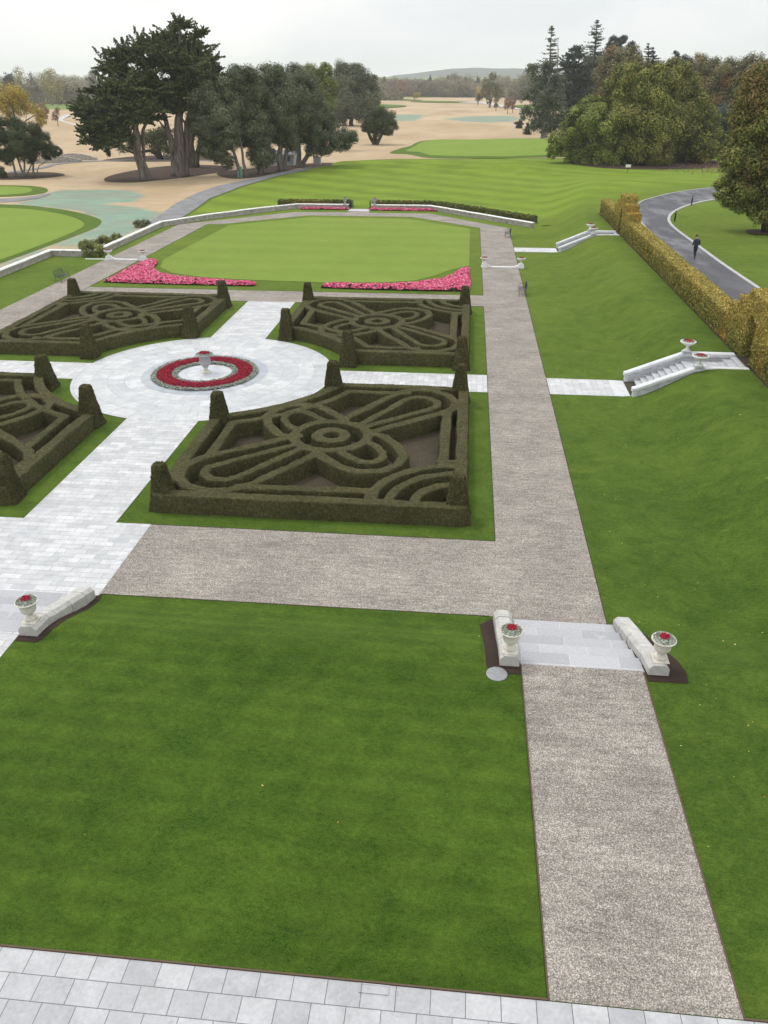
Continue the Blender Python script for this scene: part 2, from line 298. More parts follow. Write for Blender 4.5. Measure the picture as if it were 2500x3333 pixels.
class PM:
    """collects boxes, prisms, tubes and lathes into one mesh"""
    def __init__(s): s.v = []; s.f = []
    def add(s, v, f):
        k = len(s.v); s.v += [tuple(x) for x in v]; s.f += [tuple(i+k for i in q) for q in f]; return s
    def box(s, x0, x1, y0, y1, z0, z1, ch=0):
        if ch:  # chamfered top
            v = [(x0, y0, z0), (x1, y0, z0), (x1, y1, z0), (x0, y1, z0), (x0, y0, z1-ch), (x1, y0, z1-ch), (x1, y1, z1-ch), (x0, y1, z1-ch), (x0+ch, y0+ch, z1), (x1-ch, y0+ch, z1), (x1-ch, y1-ch, z1), (x0+ch, y1-ch, z1)]
            f = [(3, 2, 1, 0), (8, 9, 10, 11)]+[(i+b, (i+1) % 4+b, (i+1) % 4+b+4, i+b+4) for b in (0, 4) for i in range(4)]
            return s.add(v, f)
        v = [(x, y, z) for z in (z0, z1) for x, y in ((x0, y0), (x1, y0), (x1, y1), (x0, y1))]
        return s.add(v, [(3, 2, 1, 0), (4, 5, 6, 7)]+[(i, (i+1) % 4, (i+1) % 4+4, i+4) for i in range(4)])
    def prism(s, pts, axis, a, b):
        """pts 2D outline extruded along axis between a and b"""
        n = len(pts); m = {'y': lambda p, t: (p[0], t, p[1]), 'x': lambda p, t: (t, p[0], p[1]), 'z': lambda p, t: (p[0], p[1], t)}[axis]
        return s.add([m(p, a) for p in pts]+[m(p, b) for p in pts], [tuple(range(n))[::-1], tuple(range(n, 2*n))]+[(i, (i+1) % n, (i+1) % n+n, i+n) for i in range(n)])
    def loft(s, secs, cap=True, closed=False):
        n = len(secs[0]); v = [p for q in secs for p in q]; m = len(secs)
        f = [(j*n+i, j*n+(i+1) % n, ((j+1) % m)*n+(i+1) % n, ((j+1) % m)*n+i) for j in range(m if closed else m-1) for i in range(n)]
        if cap and not closed: f += [tuple(range(n))[::-1], tuple(range((m-1)*n, m*n))]
        return s.add(v, f)
    def tube(s, pts, rad, n=8):
        secs = []
        for i, p in enumerate(pts):
            p = Vector(p); a = Vector(pts[max(i-1, 0)]); b = Vector(pts[min(i+1, len(pts)-1)]); d = (b-a).normalized()
            u = d.cross(Vector((0, 1, 0)) if abs(d.y) < .9 else Vector((1, 0, 0))).normalized(); w_ = d.cross(u)
            r = rad[i] if isinstance(rad, (list, tuple)) else rad
            secs.append([tuple(p+u*r*math.cos(t)+w_*r*math.sin(t)) for t in [2*math.pi*k/n for k in range(n)]])
        return s.loft(secs)
    def lathe(s, prof, n=28, c=(0, 0, 0), flute=None):
        secs = []
        for k, (r, z) in enumerate(prof):
            fl = flute and flute[0] <= k <= flute[1]
            secs.append([(c[0]+r*(1+(.05 if fl and i % 2 else 0))*math.cos(2*math.pi*i/n), c[1]+r*(1+(.05 if fl and i % 2 else 0))*math.sin(2*math.pi*i/n), c[2]+z) for i in range(n)])
        return s.loft(secs)
    def obj(s, name, mat, parent=None, smooth=False):
        me = bpy.data.meshes.new(name); me.from_pydata(s.v, [], s.f); me.update()
        return link(name, me, mat, parent, smooth)
def children_of(o): return [c for c in o.children]
def copy_tree(o, loc, rz=None, label=None, group=None, scale=None):
    def rec(a, par):
        c = a.copy(); col.objects.link(c)
        if par: c.parent = par
        for ch in children_of(a): rec(ch, c)
        return c
    c = rec(o, None); c.location = loc
    if rz is not None: c.rotation_euler[2] = rz
    if label: c['label'] = label
    if group: c['group'] = group
    if scale: c.scale = scale
    return c
def sm(a, b, x):
    t = np.clip((np.asarray(x, float)-a)/(b-a), 0, 1); return t*t*(3-2*t)
# ------------------------------------------------------------ terrain
WALLX = [-60, -36.4, -33, -27.5, -23.3, -5, 0, 7.8, 13, 60]; WALLY = [77, 96, 102.3, 109, 113.1, 113.1, 107.8, 99.6, 106, 180]
def T0(x, y):
    x = np.asarray(x, float); y = np.asarray(y, float)
    near = .75*(1-sm(17.6, 20.5, y))
    toe = 9.0+sm(90, 150, y)*3; crest = 13.5+sm(90, 160, y)*10
    w_ = sm(0, 1, (x-toe)/(crest-toe))
    fade = 1-sm(128, 172, y)
    z = near+(1.78*fade-near)*w_
    out = np.maximum(sm(-41.3, -42.6, x), 0)
    out = np.where((y > 77.3) & (x < -36.3), np.maximum(out, sm(-36.7, -37.6, x)), out)
    yw = np.interp(x, WALLX, WALLY); back = sm(.4, 26, y-yw)
    back = np.where(x < -30, np.where(y-yw > 0, np.maximum(back, sm(.4, 3, y-yw)*sm(-30, -35, x)), back), back)
    o = np.maximum(out, back)
    return z*1.0-.5*o*(1-w_*fade)
PITS = [(9.6, 15.32, 41.5, 44.45), (9.6, 15.32, 83.45, 86.15), (2.0, 5.5, 17.47, 20.4), (-17.4, -12.3, 17.47, 20.4), (8.7, 9.7, 41.72, 44.27), (8.7, 9.7, 83.56, 85.79)]
def T(x, y):
    z = T0(x, y); x = np.asarray(x, float); y = np.asarray(y, float)
    for a, b, c, d in PITS: z = np.where((x > a+.01) & (x < b-.01) & (y > c+.01) & (y < d-.01), z-.35*0-(.9 if c > 30 else .45), z)
    return z
BL = [(-36.3, 99.2), (-33.2, 104), (-27.8, 110.5), (-23.4, 114.2), (-4.9, 114.2), (.4, 108.9), (8.6, 100.6), (14, 98), (15, 104), (19, 104), (21, 110), (23, 113.6), (28, 120.6), (35, 127.5), (45, 132.5), (60, 137), (80, 137), (88, 200), (63, 215), (44.6, 210), (30, 207), (12.5, 205.6), (-1.6, 202.1), (-17.2, 201), (-26.4, 195.6), (-30, 182.6), (-36.3, 160.6), (-38.8, 142.5), (-39.5, 125.6), (-38, 113.1)]
def inpoly(px, py, poly):
    px = np.asarray(px); r = np.zeros(px.shape, bool); n = len(poly)
    for i in range(n):
        x1, y1 = poly[i]; x2, y2 = poly[(i+1) % n]
        if y1 == y2: continue
        c_ = ((y1 > py) != (y2 > py)) & (px < (x2-x1)*(py-y1)/(y2-y1)+x1); r ^= c_
    return r
def polydist(x, y, poly):
    P = np.array(poly, float); Q = np.roll(P, -1, 0); d = np.full(np.shape(x), 1e9)
    for a, b in zip(P, Q):
        ab = b-a; t = np.clip(((x-a[0])*ab[0]+(y-a[1])*ab[1])/max(ab@ab, 1e-9), 0, 1); d = np.minimum(d, np.hypot(x-a[0]-t*ab[0], y-a[1]-t*ab[1]))
    return np.where(inpoly(x, y, poly), d, -d)
def axis(fine, lo, hi, extra, far):
    a = list(np.arange(lo, hi+.01, fine)); 
    for e in extra: a += [e, e+.05]
    s_, x = fine, hi
    while x < far: s_ *= 1.22; x += s_; a.append(x)
    s_, x = fine, lo
    while x > -far: s_ *= 1.22; x -= s_; a.append(x)
    return np.array(sorted(set(round(v_, 3) for v_ in a)))
ex = sum([[p[0]-.02, p[1]-.03] for p in PITS], []); ey = sum([[p[2]-.02, p[3]-.03] for p in PITS], [])
gx = axis(.6, -62, 50, ex, 6500); gy = axis(.6, -2, 180, ey, 6500); gy = gy[(gy > -60)]
GX, GY = np.meshgrid(gx, gy); GZ = T(GX, GY)-.3*sm(.6, 2.2, polydist(GX, GY, BL))
nxx, nyy = len(gx), len(gy); idx = np.arange(nxx*nyy).reshape(nyy, nxx)
me = qmesh('ground', np.stack([GX.ravel(), GY.ravel(), GZ.ravel()], 1), np.stack([idx[:-1, :-1].ravel(), idx[:-1, 1:].ravel(), idx[1:, 1:].ravel(), idx[1:, :-1].ravel()], 1))
tag(link('ground', me, 'ground', smooth=True), kind='structure')
def smoothpoly(pts, n=6):
    P = [np.array(p, float) for p in pts]; out = []; m = len(P)
    for i in range(m):
        a, b, c_, d = P[i-1], P[i], P[(i+1) % m], P[(i+2) % m]
        for k in range(n):
            t = k/n; out.append(tuple(.5*((2*b)+(-a+c_)*t+(2*a-5*b+4*c_-d)*t*t+(-a+3*b-3*c_+d)*t**3)))
    return out
def sheet(name, poly, mat, off=.012, res=1.5, hf=None, zf=None, attr=None, ranges=None, kind='structure', pts2=None):
    """a polygon draped over the terrain as a triangulated sheet"""
    P = []
    for i in range(len(poly)):
        a, b = np.array(poly[i], float), np.array(poly[(i+1) % len(poly)], float); L_ = np.hypot(*(b-a)); k = max(1, int(L_/(res*1.0)))
        for j in range(k): P.append(a+(b-a)*j/k)
    nb = len(P); A = np.array(P); I = []
    for (x0, x1, y0, y1, rs) in (ranges or [(A[:, 0].min(), A[:, 0].max(), A[:, 1].min(), A[:, 1].max(), res)]):
        X, Y = np.meshgrid(np.arange(x0+rs*.5, x1, rs), np.arange(y0+rs*.5, y1, rs)); X = X.ravel(); Y = Y.ravel()
        k = polydist(X, Y, poly) > rs*.3; I.append(np.stack([X[k], Y[k]], 1))
    I = np.concatenate(I); allp = [Vector(map(float, p)) for p in A]+[Vector(map(float, p)) for p in I]
    vs, es, fs, *_ = delaunay_2d_cdt(allp, [], [list(range(nb))], 1, 1e-5)
    V2 = np.array([tuple(v_) for v_ in vs]); z = (zf(V2[:, 0], V2[:, 1]) if zf else T0(V2[:, 0], V2[:, 1]))+off
    if hf: z = z+hf(V2[:, 0], V2[:, 1])
    me = bpy.data.meshes.new(name); me.from_pydata([(float(a), float(b), float(c_)) for (a, b), c_ in zip(V2, z)], [], [tuple(f) for f in fs]); me.update()
    if attr:
        at = me.attributes.new(attr[0], 'FLOAT', 'POINT'); at.data.foreach_set('value', np.asarray(attr[1](V2[:, 0], V2[:, 1]), np.float32))
    o = link(name, me, mat, smooth=True)
    if kind: o['kind'] = kind
    return o
rect = lambda x0, x1, y0, y1: [(x0, y0), (x1, y0), (x1, y1), (x0, y1)]
TREES={
'cypA':((-59.5,151.9,-0.5),[[(-0,0,-0,0.94),(-0.6,-0.2,4.2,0.68),(-0.4,-0.2,7.6,0.59),(-0.3,-0.1,12.1,0.33),(0.4,0.2,17.1,0.16)],[(-0.5,-0.2,3.4,0.42),(-2.2,-0.8,6.5,0.25),(-4,-1.6,9.1,0.17)],[(-0.4,-0.1,6.8,0.34),(1.5,0.6,9.8,0.25),(2.5,1,13.1,0.16)]],[(-7.7,-3,11.4,2.2),(-4.3,-1.7,14.2,2.7),(-6.4,-2.5,8.1,2.7),(-3.4,-1.3,10.6,3.1),(-0.3,-0.1,12.1,3),(-3.1,-1.2,17.8,2.2),(-0.4,-0.1,19.2,2.6),(1.1,0.4,16.4,3.1),(-1.3,-0.5,15,2.8),(-7.7,-3,6.4,1.8),(-4,-1.6,6.9,2.1),(3,1.2,14.2,2.7),(-8,-3.1,12.7,1.3),(2,0.8,20.7,2.1),(-9.1,-3.6,10.7,0.8),(-2.4,-0.9,20,1.1),(-5.4,-2.1,9.8,2.6),(-2.1,-0.8,9.3,2.5),(-7.9,-3.1,9.6,1.6),(-5.2,-2,6,1.7),(-2.3,-0.9,6.9,1.7),(-5.8,-2.3,12,2.4),(1.9,0.7,11.3,2.2),(0.2,0.1,9.7,2),(-6.7,-2.6,5.8,1.2),(-8.9,-3.5,8.1,1)]),
'cypB':((-55.4,158.1,-0.5),[[(0.2,0.1,-0,1.33),(0.4,0.1,4.1,1.14),(0.6,0.2,7.3,0.96),(1.4,0.5,11.9,0.6),(2.3,0.8,17.9,0.25)],[(-0.7,-0.2,0.3,0.71),(-0.6,-0.2,4.9,0.61),(-0.9,-0.3,7.7,0.52),(-1.4,-0.5,11.2,0.34),(-1.6,-0.6,15.7,0.17)],[(1.1,0.4,-0.1,0.71),(1.8,0.6,4.9,0.61),(2.4,0.8,8.8,0.52),(3.9,1.4,13,0.34),(5.6,2,17.9,0.17)]],[(-0.9,-0.3,21.5,2.1),(1.6,0.5,23,2.1),(3.5,1.2,24.5,1.6),(3.1,1.1,25.4,0.7),(6,2.1,23.1,1.3),(7,2.5,23.9,0.7),(3.6,1.3,20.8,3.2),(0.3,0.1,18.6,3.2),(5.7,2,19.3,2.8),(3,1.1,15.7,3.6),(6.9,2.4,16.8,2.4),(6,2.1,14.2,2.4),(-0.8,-0.3,14.9,2.8),(8.6,3,17.9,1),(4.1,1.4,11.5,1.7),(-1.4,-0.5,11.5,1.9),(1.3,0.5,11.1,1.7),(-2,-0.7,18.6,2),(4.4,1.5,17.5,3),(0.4,0.1,13,2.2),(-2.5,-0.9,12.3,1.7),(-2.4,-0.8,10,1.4),(7.6,2.7,14.9,1.2),(8.6,3,16.8,0.9)]),
'cypC':((-57.9,176,-0.5),[[(-0.2,-0.1,0,1.08),(-0.2,-0.1,4.6,0.87),(0.4,0.1,8.1,0.67),(1.8,0.6,12.3,0.38)],[(0.4,0.1,-0,0.69),(1.6,0.5,4.6,0.49),(2.3,0.8,8.1,0.38)]],[(2.9,1,10.6,2.5),(2.2,0.7,13.6,2.8),(4.5,1.5,12.7,1.9)]),
'cypD':((-72.2,194.5,-0.5),[[(0.3,0.1,0.2,0.65),(0,0,2.5,0.54),(-0.3,-0.1,5.4,0.32)],[(0.2,0.1,0.5,0.43),(-1.7,-0.6,2,0.32),(-5.2,-1.9,1.6,0.27),(-7.7,-2.9,2.8,0.16),(-10.3,-3.8,2.7,0.11)]],[(-0.8,-0.3,5.4,2.1),(0.4,0.2,3.4,1.7),(-3.7,-1.4,4.9,1.7),(-5.4,-2,3.3,1.1),(1.7,0.6,5.8,1.7),(-7.4,-2.7,2.8,0.9),(-10.4,-3.8,2.2,0.7),(1.8,0.7,2.4,1.1)]),
'oak1':((-43,159.2,-0.5),[[(-0.1,-0,0,0.45),(-0.9,-0.2,2.4,0.34),(-1.6,-0.4,4.7,0.27),(-2.8,-0.8,9,0.19)],[(0.5,0.1,0.1,0.35),(0.2,0.1,2.4,0.27),(0.1,0,5.7,0.2),(-0.5,-0.1,9,0.14)]],[(-5.8,-1.6,12.9,2.2),(-3.4,-0.9,14.8,2.1),(-6.6,-1.8,9.5,2),(-3.4,-0.9,10.1,2.6),(-4.7,-1.3,6,2.2),(-2.3,-0.6,6.9,1.9),(-4.2,-1.1,3.6,1.2),(-2.5,-0.7,2.9,1.1),(-7.4,-2,8.2,1.2),(-4.8,-1.3,12,2.1),(-1.5,-0.4,12.9,1.9),(-5.2,-1.4,7.8,1.9),(-2.2,-0.6,8.6,1.9),(-6.2,-1.7,4.7,1.5)]),
'oak2':((-40.8,164.3,-0.5),[[(-0,-0,0,0.61),(-0,-0,2,0.66),(-0.4,-0.1,4.3,0.5),(-1,-0.3,8.8,0.35)],[(0.3,0.1,0.3,0.31),(0.7,0.2,3.1,0.35),(0.8,0.2,7.7,0.25)]],[(-3.7,-0.9,16,2.2),(-1.6,-0.4,16.2,1.9),(-2.8,-0.7,12.6,2.9),(-1.4,-0.4,9.7,2.5),(-0.2,-0.1,6.8,2),(0.3,0.1,3.6,2.1),(-2.9,-0.7,6.6,1.7),(1.5,0.4,3.6,1.3),(-0.2,-0,13.7,2),(-3.3,-0.8,9.7,2),(-2,-0.5,7.9,1.7),(0.9,0.2,8.4,1.7)]),
'oak3':((-38.1,171.1,-0.5),[[(-0.1,-0,0,0.69),(-0.1,-0,2.4,0.58),(0,0,6.2,0.39),(-0.6,-0.1,10.9,0.26)],[(0.5,0.1,0.1,0.48),(1.1,0.2,3.1,0.39),(1.6,0.4,6.2,0.26)]],[(-2.6,-0.6,16.5,2.3),(-0.1,-0,17.2,1.9),(-1.6,-0.3,14.2,2.8),(-0,-0,11.3,2.8),(0.8,0.2,8.6,2.3),(-1.3,-0.3,7.6,2.1),(1.6,0.4,6,2),(2.6,0.6,5,1),(1.7,0.4,14.7,2),(-2,-0.4,12,2),(-2.2,-0.5,9.5,2.1),(1.1,0.2,13.1,2.3)]),
'oak4':((-35.4,177,-0.5),[[(-0.3,-0.1,0,0.66),(-0.1,-0,2.7,0.49),(-0.3,-0.1,7.1,0.32)],[(0.3,0.1,0.1,0.55),(1.6,0.3,2.5,0.41),(3.3,0.7,4.9,0.24),(6.9,1.4,3.4,0.14),(9.4,1.9,4.4,0.08)]],[(-0.3,-0.1,16.5,2.2),(0.9,0.2,14.2,2.9),(0.7,0.1,10.7,2.5),(-0.7,-0.1,8.3,2.1),(2,0.4,6.4,2.1),(4.2,0.8,9.3,2.5),(5.2,1,7.1,2.3),(3.2,0.6,3.9,1.6),(5.7,1.1,4.9,1.9),(9.1,1.8,6.1,1.3),(10.7,2.1,5.8,1.2),(8,1.6,4.6,1.2),(9.6,1.9,4.4,0.9),(2.3,0.5,11.9,2.4),(2.7,0.5,9.3,2.1),(0.2,0,12.3,2.1),(1.9,0.4,15.6,1.8)]),
'oak5':((-40.3,228.6,-0.5),[[(0,0,0,0.7),(0.3,0,6.2,0.48),(0.8,0.1,12.3,0.27)]],[(-1.9,-0.3,17.4,2.2),(-0,-0,16.2,2.5),(2.1,0.4,18.2,1.7),(2.2,0.4,13.8,2.7),(2.4,0.4,19.4,1.1),(1.1,0.2,10.8,2.7)]),
'oak6':((-49.7,360,-0.5),[[(0.2,0,-0,0.97),(0.1,0,2.9,0.81),(-0.6,-0.1,9.6,0.53)]],[(-2.5,-0.3,17.5,5),(2.2,0.3,16.5,4.5),(-1.6,-0.2,10.5,5.8),(-5.4,-0.7,6.7,4.5),(6.3,0.9,13.8,4.5),(7.3,1,9.5,4.3),(2.5,0.3,6.7,4),(-4.4,-0.6,3.4,3),(8.4,1.2,17.5,1.8),(-1.9,-0.3,21.1,2),(2.8,0.4,20.2,2.4),(9.4,1.3,9.5,2.4)]),
'vase':((-27.1,247.4,-0.5),[[(-0.4,-0,0,0.52),(-1.3,-0.1,1.9,0.52),(-2.4,-0.3,3.9,0.3)],[(0,-0,0,0.6),(-0.2,-0,2.2,0.6),(0.2,0,5.5,0.37)],[(0.4,0,-0,0.49),(1.3,0.1,1.9,0.45),(2.8,0.3,4.2,0.26)]],[(-0.9,-0.1,6.5,2.8),(2.4,0.3,6.5,3.1),(4.3,0.5,4.9,2),(-2.4,-0.3,4.9,1.7),(1,0.1,8.2,2),(0.2,0,3.9,1.9),(-3.1,-0.3,4.2,0.9),(3.5,0.4,3.2,1.1)]),
'bushL':((-85,155,-0.5),[[(-1,-0.5,0.3,0.21),(-1.1,-0.6,2.1,0.18),(-1.3,-0.7,4.8,0.14)],[(0,0,0,0.21),(-0.2,-0.1,2.7,0.16),(0,0,5.6,0.1)],[(0.2,0.1,-0,0.21),(0.7,0.4,2.7,0.16),(1.1,0.6,5.5,0.1)],[(0.5,0.3,0.1,0.18),(1.5,0.8,1.8,0.12),(3.2,1.8,4.2,0.09)],[(1.7,0.9,0.7,0.21),(1.9,1.1,2,0.16),(2.7,1.5,4.5,0.11)],[(2.1,1.2,1.5,0.09),(3.7,2,2.2,0.07),(5.2,2.8,3.8,0.05)]],[(-1.1,-0.6,8.4,1.9),(0.6,0.3,8.7,1.4),(2.5,1.4,7.4,1.8),(3.8,2.1,6.1,1.7),(5,2.7,4.6,1.2),(6,3.3,4.4,0.8),(0.3,0.2,5.5,2.3),(-1.7,-0.9,5.6,2.1),(2.7,1.5,4.5,1.6),(1.8,1,3.4,0.9),(-1.8,-1,3.4,1.2),(4.6,2.5,3.7,0.9)]),
'darkL':((-87.6,151.4,-0.5),[],[(0.1,0.1,0.9,1)]),
'goldL':((-132.1,241.6,-0.5),[[(0,0,0,0.38),(0.6,0.3,4.4,0.32),(0.6,0.3,8.2,0.21),(0.8,0.4,12.5,0.11)],[(0.5,0.3,3.4,0.22),(3.1,1.7,6.3,0.16),(6.1,3.3,8.1,0.08)],[(0.7,0.4,4.9,0.19),(-0.7,-0.4,8.2,0.13),(-1.1,-0.6,11.6,0.08)]],[(-0.3,-0.2,13.7,2.6),(1.6,0.8,13.2,2.6),(3,1.6,11.5,2.7),(-1.1,-0.6,10.4,2.7),(1.9,1,9.2,2.1),(4.6,2.5,9.6,1.9),(6.5,3.6,8.1,1.9),(6.4,3.5,6.2,1.4),(-0.6,-0.3,7.3,1.6),(-2.6,-1.4,11.6,2.4),(7.5,4.1,5.9,0.8)]),
'poplar':((-345,699.2,-0.5),[[(-0.1,-0.1,0,0.61),(0.8,0.4,6.8,0.53),(1.3,0.6,18.8,0.3)],[(4.4,2.2,-0.7,0.46),(5.1,2.5,5.4,0.38),(4.6,2.3,15.5,0.23)]],[(-0.8,-0.4,21.4,4.5),(3.4,1.7,23.4,4.1),(-0.8,-0.4,14.1,6.1),(4.6,2.3,15.5,5.7),(1.5,0.7,8.8,5.3),(6.2,3.1,10.1,3.4),(5.8,2.8,5.4,2.7),(-2.7,-1.3,17.5,3)]),
'bare1':((-371,698.5,-0.5),[[(-0,0,-0,0.54),(1.3,0.7,12.2,0.38),(2.2,1.2,24.1,0.15)]],[(2,1.1,24.8,4.2),(3.1,1.6,20.2,4.2),(0.3,0.2,18.8,3.4),(2.6,1.4,14.2,3.8)]),
'bare2':((-361.6,698.7,-0.5),[[(0,0,0,0.54),(1.5,0.8,12.1,0.38),(2.4,1.2,22.1,0.15)]],[(1.7,0.9,20.1,4.2),(1.8,0.9,13.5,6.1),(-2.1,-1.1,9.5,5.3),(3.5,1.8,8.8,5.3)]),
'pineL':((-400.8,730.3,-0.5),[[(0,-0,0,0.64),(2.2,1.2,12,0.48),(4.1,2.3,21.1,0.24)]],[(4.5,2.5,22.5,3.2),(2.1,1.1,19.7,2.1),(5.6,3.1,19.7,2.7),(3.4,1.8,16.2,3.2)]),
'redsh':((-208.8,409,-0.5),[],[(0.6,0.3,5.6,2.2),(1.8,0.9,4,1.8),(0.4,0.2,2.4,2)]),
'sapl':((-163.8,333.4,-0.5),[[(-0,0,-0,0.15),(0.1,0,2.5,0.11),(0.2,0.1,6.2,0.07)]],[(-0.1,-0,5.5,1.5),(-0.6,-0.3,3.9,1.5),(0.8,0.4,6.8,1.1)]),
'bareC':((-310.4,700.2,-0.5),[[(0,0,0,0.61),(1.7,0.8,15.4,0.38),(2.4,1.1,24,0.15)]],[(3,1.3,23.3,3.8),(-0.1,-0.1,20,3.4),(3.6,1.6,18.7,3.8),(0.3,0.1,14.8,3.8)]),
'firA':((22.5,275.2,-0.5),[[(-0,-0,0,0.78),(0.1,-0,2.8,0.62),(0.2,-0,11.1,0.51),(0.4,-0,20,0.3),(-0.1,0,30.3,0.07)],[(2.7,-0.2,18.2,0.2),(2.5,-0.2,23,0.15),(2,-0.2,26.9,0.05)]],[(-0.1,0,29.2,0.5),(0,-0,27.3,1),(-0.2,0,25.4,1.3),(-2.4,0.2,22.8,1.7),(2.4,-0.2,24.3,0.9),(2.3,-0.2,22.4,1.5),(-4.6,0.4,20,2.1),(-0.1,0,20,3),(-1.8,0.1,16.5,4.3),(2.7,-0.2,16.5,3.3),(-5,0.4,12.9,2.8),(0.1,-0,12,4.8),(3.7,-0.3,11.1,3.3),(-5.4,0.4,8.6,2.3),(0.1,-0,7,4.4),(4.7,-0.4,6.6,2.6),(-3.2,0.3,4.7,2.1),(3.4,-0.3,4.5,2.3),(1.4,-0.1,4,2.6),(-6.5,0.5,6.5,1)]),
'firB':((45.5,330,-0.5),[[(0,0,-6.4,0.56),(-2.1,0.3,15.6,0.48),(-2.7,0.4,26,0.3),(-3.1,0.4,34.9,0.06)]],[(-3,0.4,33.6,0.5),(-3.1,0.4,31.1,1.3),(-3.4,0.5,29.1,2),(-2.8,0.4,26.5,1.8),(-3.4,0.5,21.9,4.2),(-5.3,0.7,18.2,3.9),(-1.5,0.2,15.6,4.5),(-4.6,0.6,12.4,4),(-1.9,0.3,9.1,4.6),(-6.6,0.9,9.1,3.1),(0.9,-0.1,10.2,3)]),
'darkT':((37.5,320,-0.5),[[(0,0,-4.7,0.55),(-1.7,0.2,10.4,0.47),(-2.6,0.3,23.7,0.23)]],[(-2.5,0.3,25.7,1.5),(-2.6,0.3,23.7,2.6),(-3.7,0.4,20.7,3.2),(-1.8,0.2,17.1,4.1),(-3.1,0.4,13,3.5),(-2,0.2,8.3,3.6),(-3.4,0.4,5.1,2.4)]),
'pineR':((62.9,360,-0.5),[[(0,-0,-7.1,0.61),(-3.1,0.5,15.6,0.53),(-6.6,1.1,27,0.19)],[(-3.1,0.5,15.6,0.46),(-2.4,0.4,28,0.13)]],[(-8.8,1.5,30,2.3),(-5.8,1,30.4,1.7),(-2.5,0.4,28.7,1.7),(-10.4,1.8,27.8,1.9),(-7.6,1.3,27.8,2.2),(-11.1,1.9,28.7,1)]),
'brownR':((50.2,300,-0.5),[[(0,0,-3.3,0.51),(-1.9,0.3,10.7,0.44),(-2.7,0.4,20.3,0.22)]],[(-4.4,0.7,21.8,3.8),(0.1,-0,22.7,3),(-6.2,1,19.4,4.1),(-0.8,0.1,18,4.4),(2.6,-0.4,19.4,3.3),(-6.6,1.1,14.6,3.3),(-5.6,0.9,10.7,2.8),(-2.2,0.4,12.7,3.3)]),
'firC':((69.1,350,-0.5),[[(-0,-0,-1.7,0.52),(-3.2,0.6,21.1,0.32),(-4.1,0.8,28.5,0.06)]],[(-3.9,0.8,27.4,0.5),(-4.1,0.8,25.5,1.5),(-4.3,0.9,23.3,2.3),(-3.6,0.7,20.6,2.5)]),
'firD':((70.4,345,-0.5),[[(0,0,-1.4,0.52),(-3.4,0.7,21,0.31),(-4.5,0.9,26.9,0.06)]],[(-4.3,0.9,26.1,0.4),(-3.9,0.8,24.3,1.2),(-3.7,0.8,21.8,1.9)]),
'cedR':((77.8,340,-0.5),[[(0,0,-5.8,0.51),(-3.3,0.8,15.5,0.37),(-4.5,1,25.2,0.12)]],[(-4.5,1,25.4,1.2),(-3.5,0.8,24.4,1.3),(-5.6,1.3,23.1,1.5),(-3.5,0.8,22.5,1.6),(-6.5,1.5,21.7,0.9),(-4.1,0.9,20.9,1.8)]),
'holR':((79.4,330,-0.5),[[(0,0,-5.1,0.5),(-4.3,1,20.8,0.24)]],[(-4.6,1.1,22.1,2.3),(-4.6,1.1,19.2,2.7),(-2.3,0.6,18.7,2.4)]),
'oakA':((26.7,190.9,-0.5),[[(0,0,0,0.58),(-0.4,0.1,3.5,0.47),(-1,0.1,8,0.29)]],[(-2.2,0.3,9.9,2.5),(-0.6,0.1,10.6,2.3),(-4.4,0.6,8,2.5),(-2.1,0.3,6.1,3.8),(0.8,-0.1,7.4,3.4),(2.7,-0.4,6.1,3),(-7.6,1.1,4.4,1.7),(-5.3,0.7,3.4,2.2),(-8.3,1.2,2.5,1.2),(-2.3,0.3,2,2.6),(0.5,-0.1,1.8,2.5),(3.8,-0.5,2.9,2.9),(3.3,-0.5,1.2,1.8),(6.1,-0.8,1.8,2.2)]),
'oakB':((37.2,189.7,-0.5),[[(0,0,-0,0.65),(-0.7,0.1,4.6,0.5),(-1.8,0.4,12.5,0.28)]],[(-5.5,1.1,14.9,3.3),(-3.2,0.6,17,2.5),(-0.3,0.1,17.3,2.1),(-1.8,0.4,12.5,4.5),(-6.4,1.3,11.8,2.6),(1.6,-0.3,13.7,3.8),(-1.1,0.2,7.5,5),(-1.9,0.4,3.6,3.2),(2.2,-0.4,3.6,3.2),(3.2,-0.6,9.4,3.8),(-5.2,1,8,2.8),(1.2,-0.2,16.1,2.1),(-1.2,0.2,1,1.6)]),
'oakC':((48.7,196.8,-0.5),[[(-0,-0,0,0.67),(-0.7,0.2,4.2,0.52),(-2.8,0.7,12.3,0.29)]],[(-5.5,1.4,17.1,2.6),(-2.6,0.7,13.6,3.1),(-3.3,0.8,9.8,4),(-0.3,0.1,11.7,2.7),(1.7,-0.4,7.9,2.9),(-5.5,1.3,6.1,4.1),(-0.9,0.2,5.2,4.4),(3.3,-0.8,4.3,2.9),(6,-1.5,4.3,2),(-3.1,0.8,2.1,2.6),(0.3,-0.1,2,2.4),(2.6,-0.6,2.6,2.2),(-0.6,0.1,3.5,2.2)]),
'backA':((77.2,290,-0.5),[[(-0,-0,-2.6,0.54),(-2.9,0.8,10.9,0.42),(-5.8,1.5,19.2,0.21)],[(-2.9,0.8,10.9,0.32),(-1.6,0.4,16.9,0.16)]],[(-7,1.9,20.3,2.9),(-3.6,1,17.8,3.9),(-8.2,2.2,16.5,3.4),(-0.5,0.1,13.7,4.7),(-4.2,1.1,12.7,4),(-1.1,0.3,9,4.3)]),
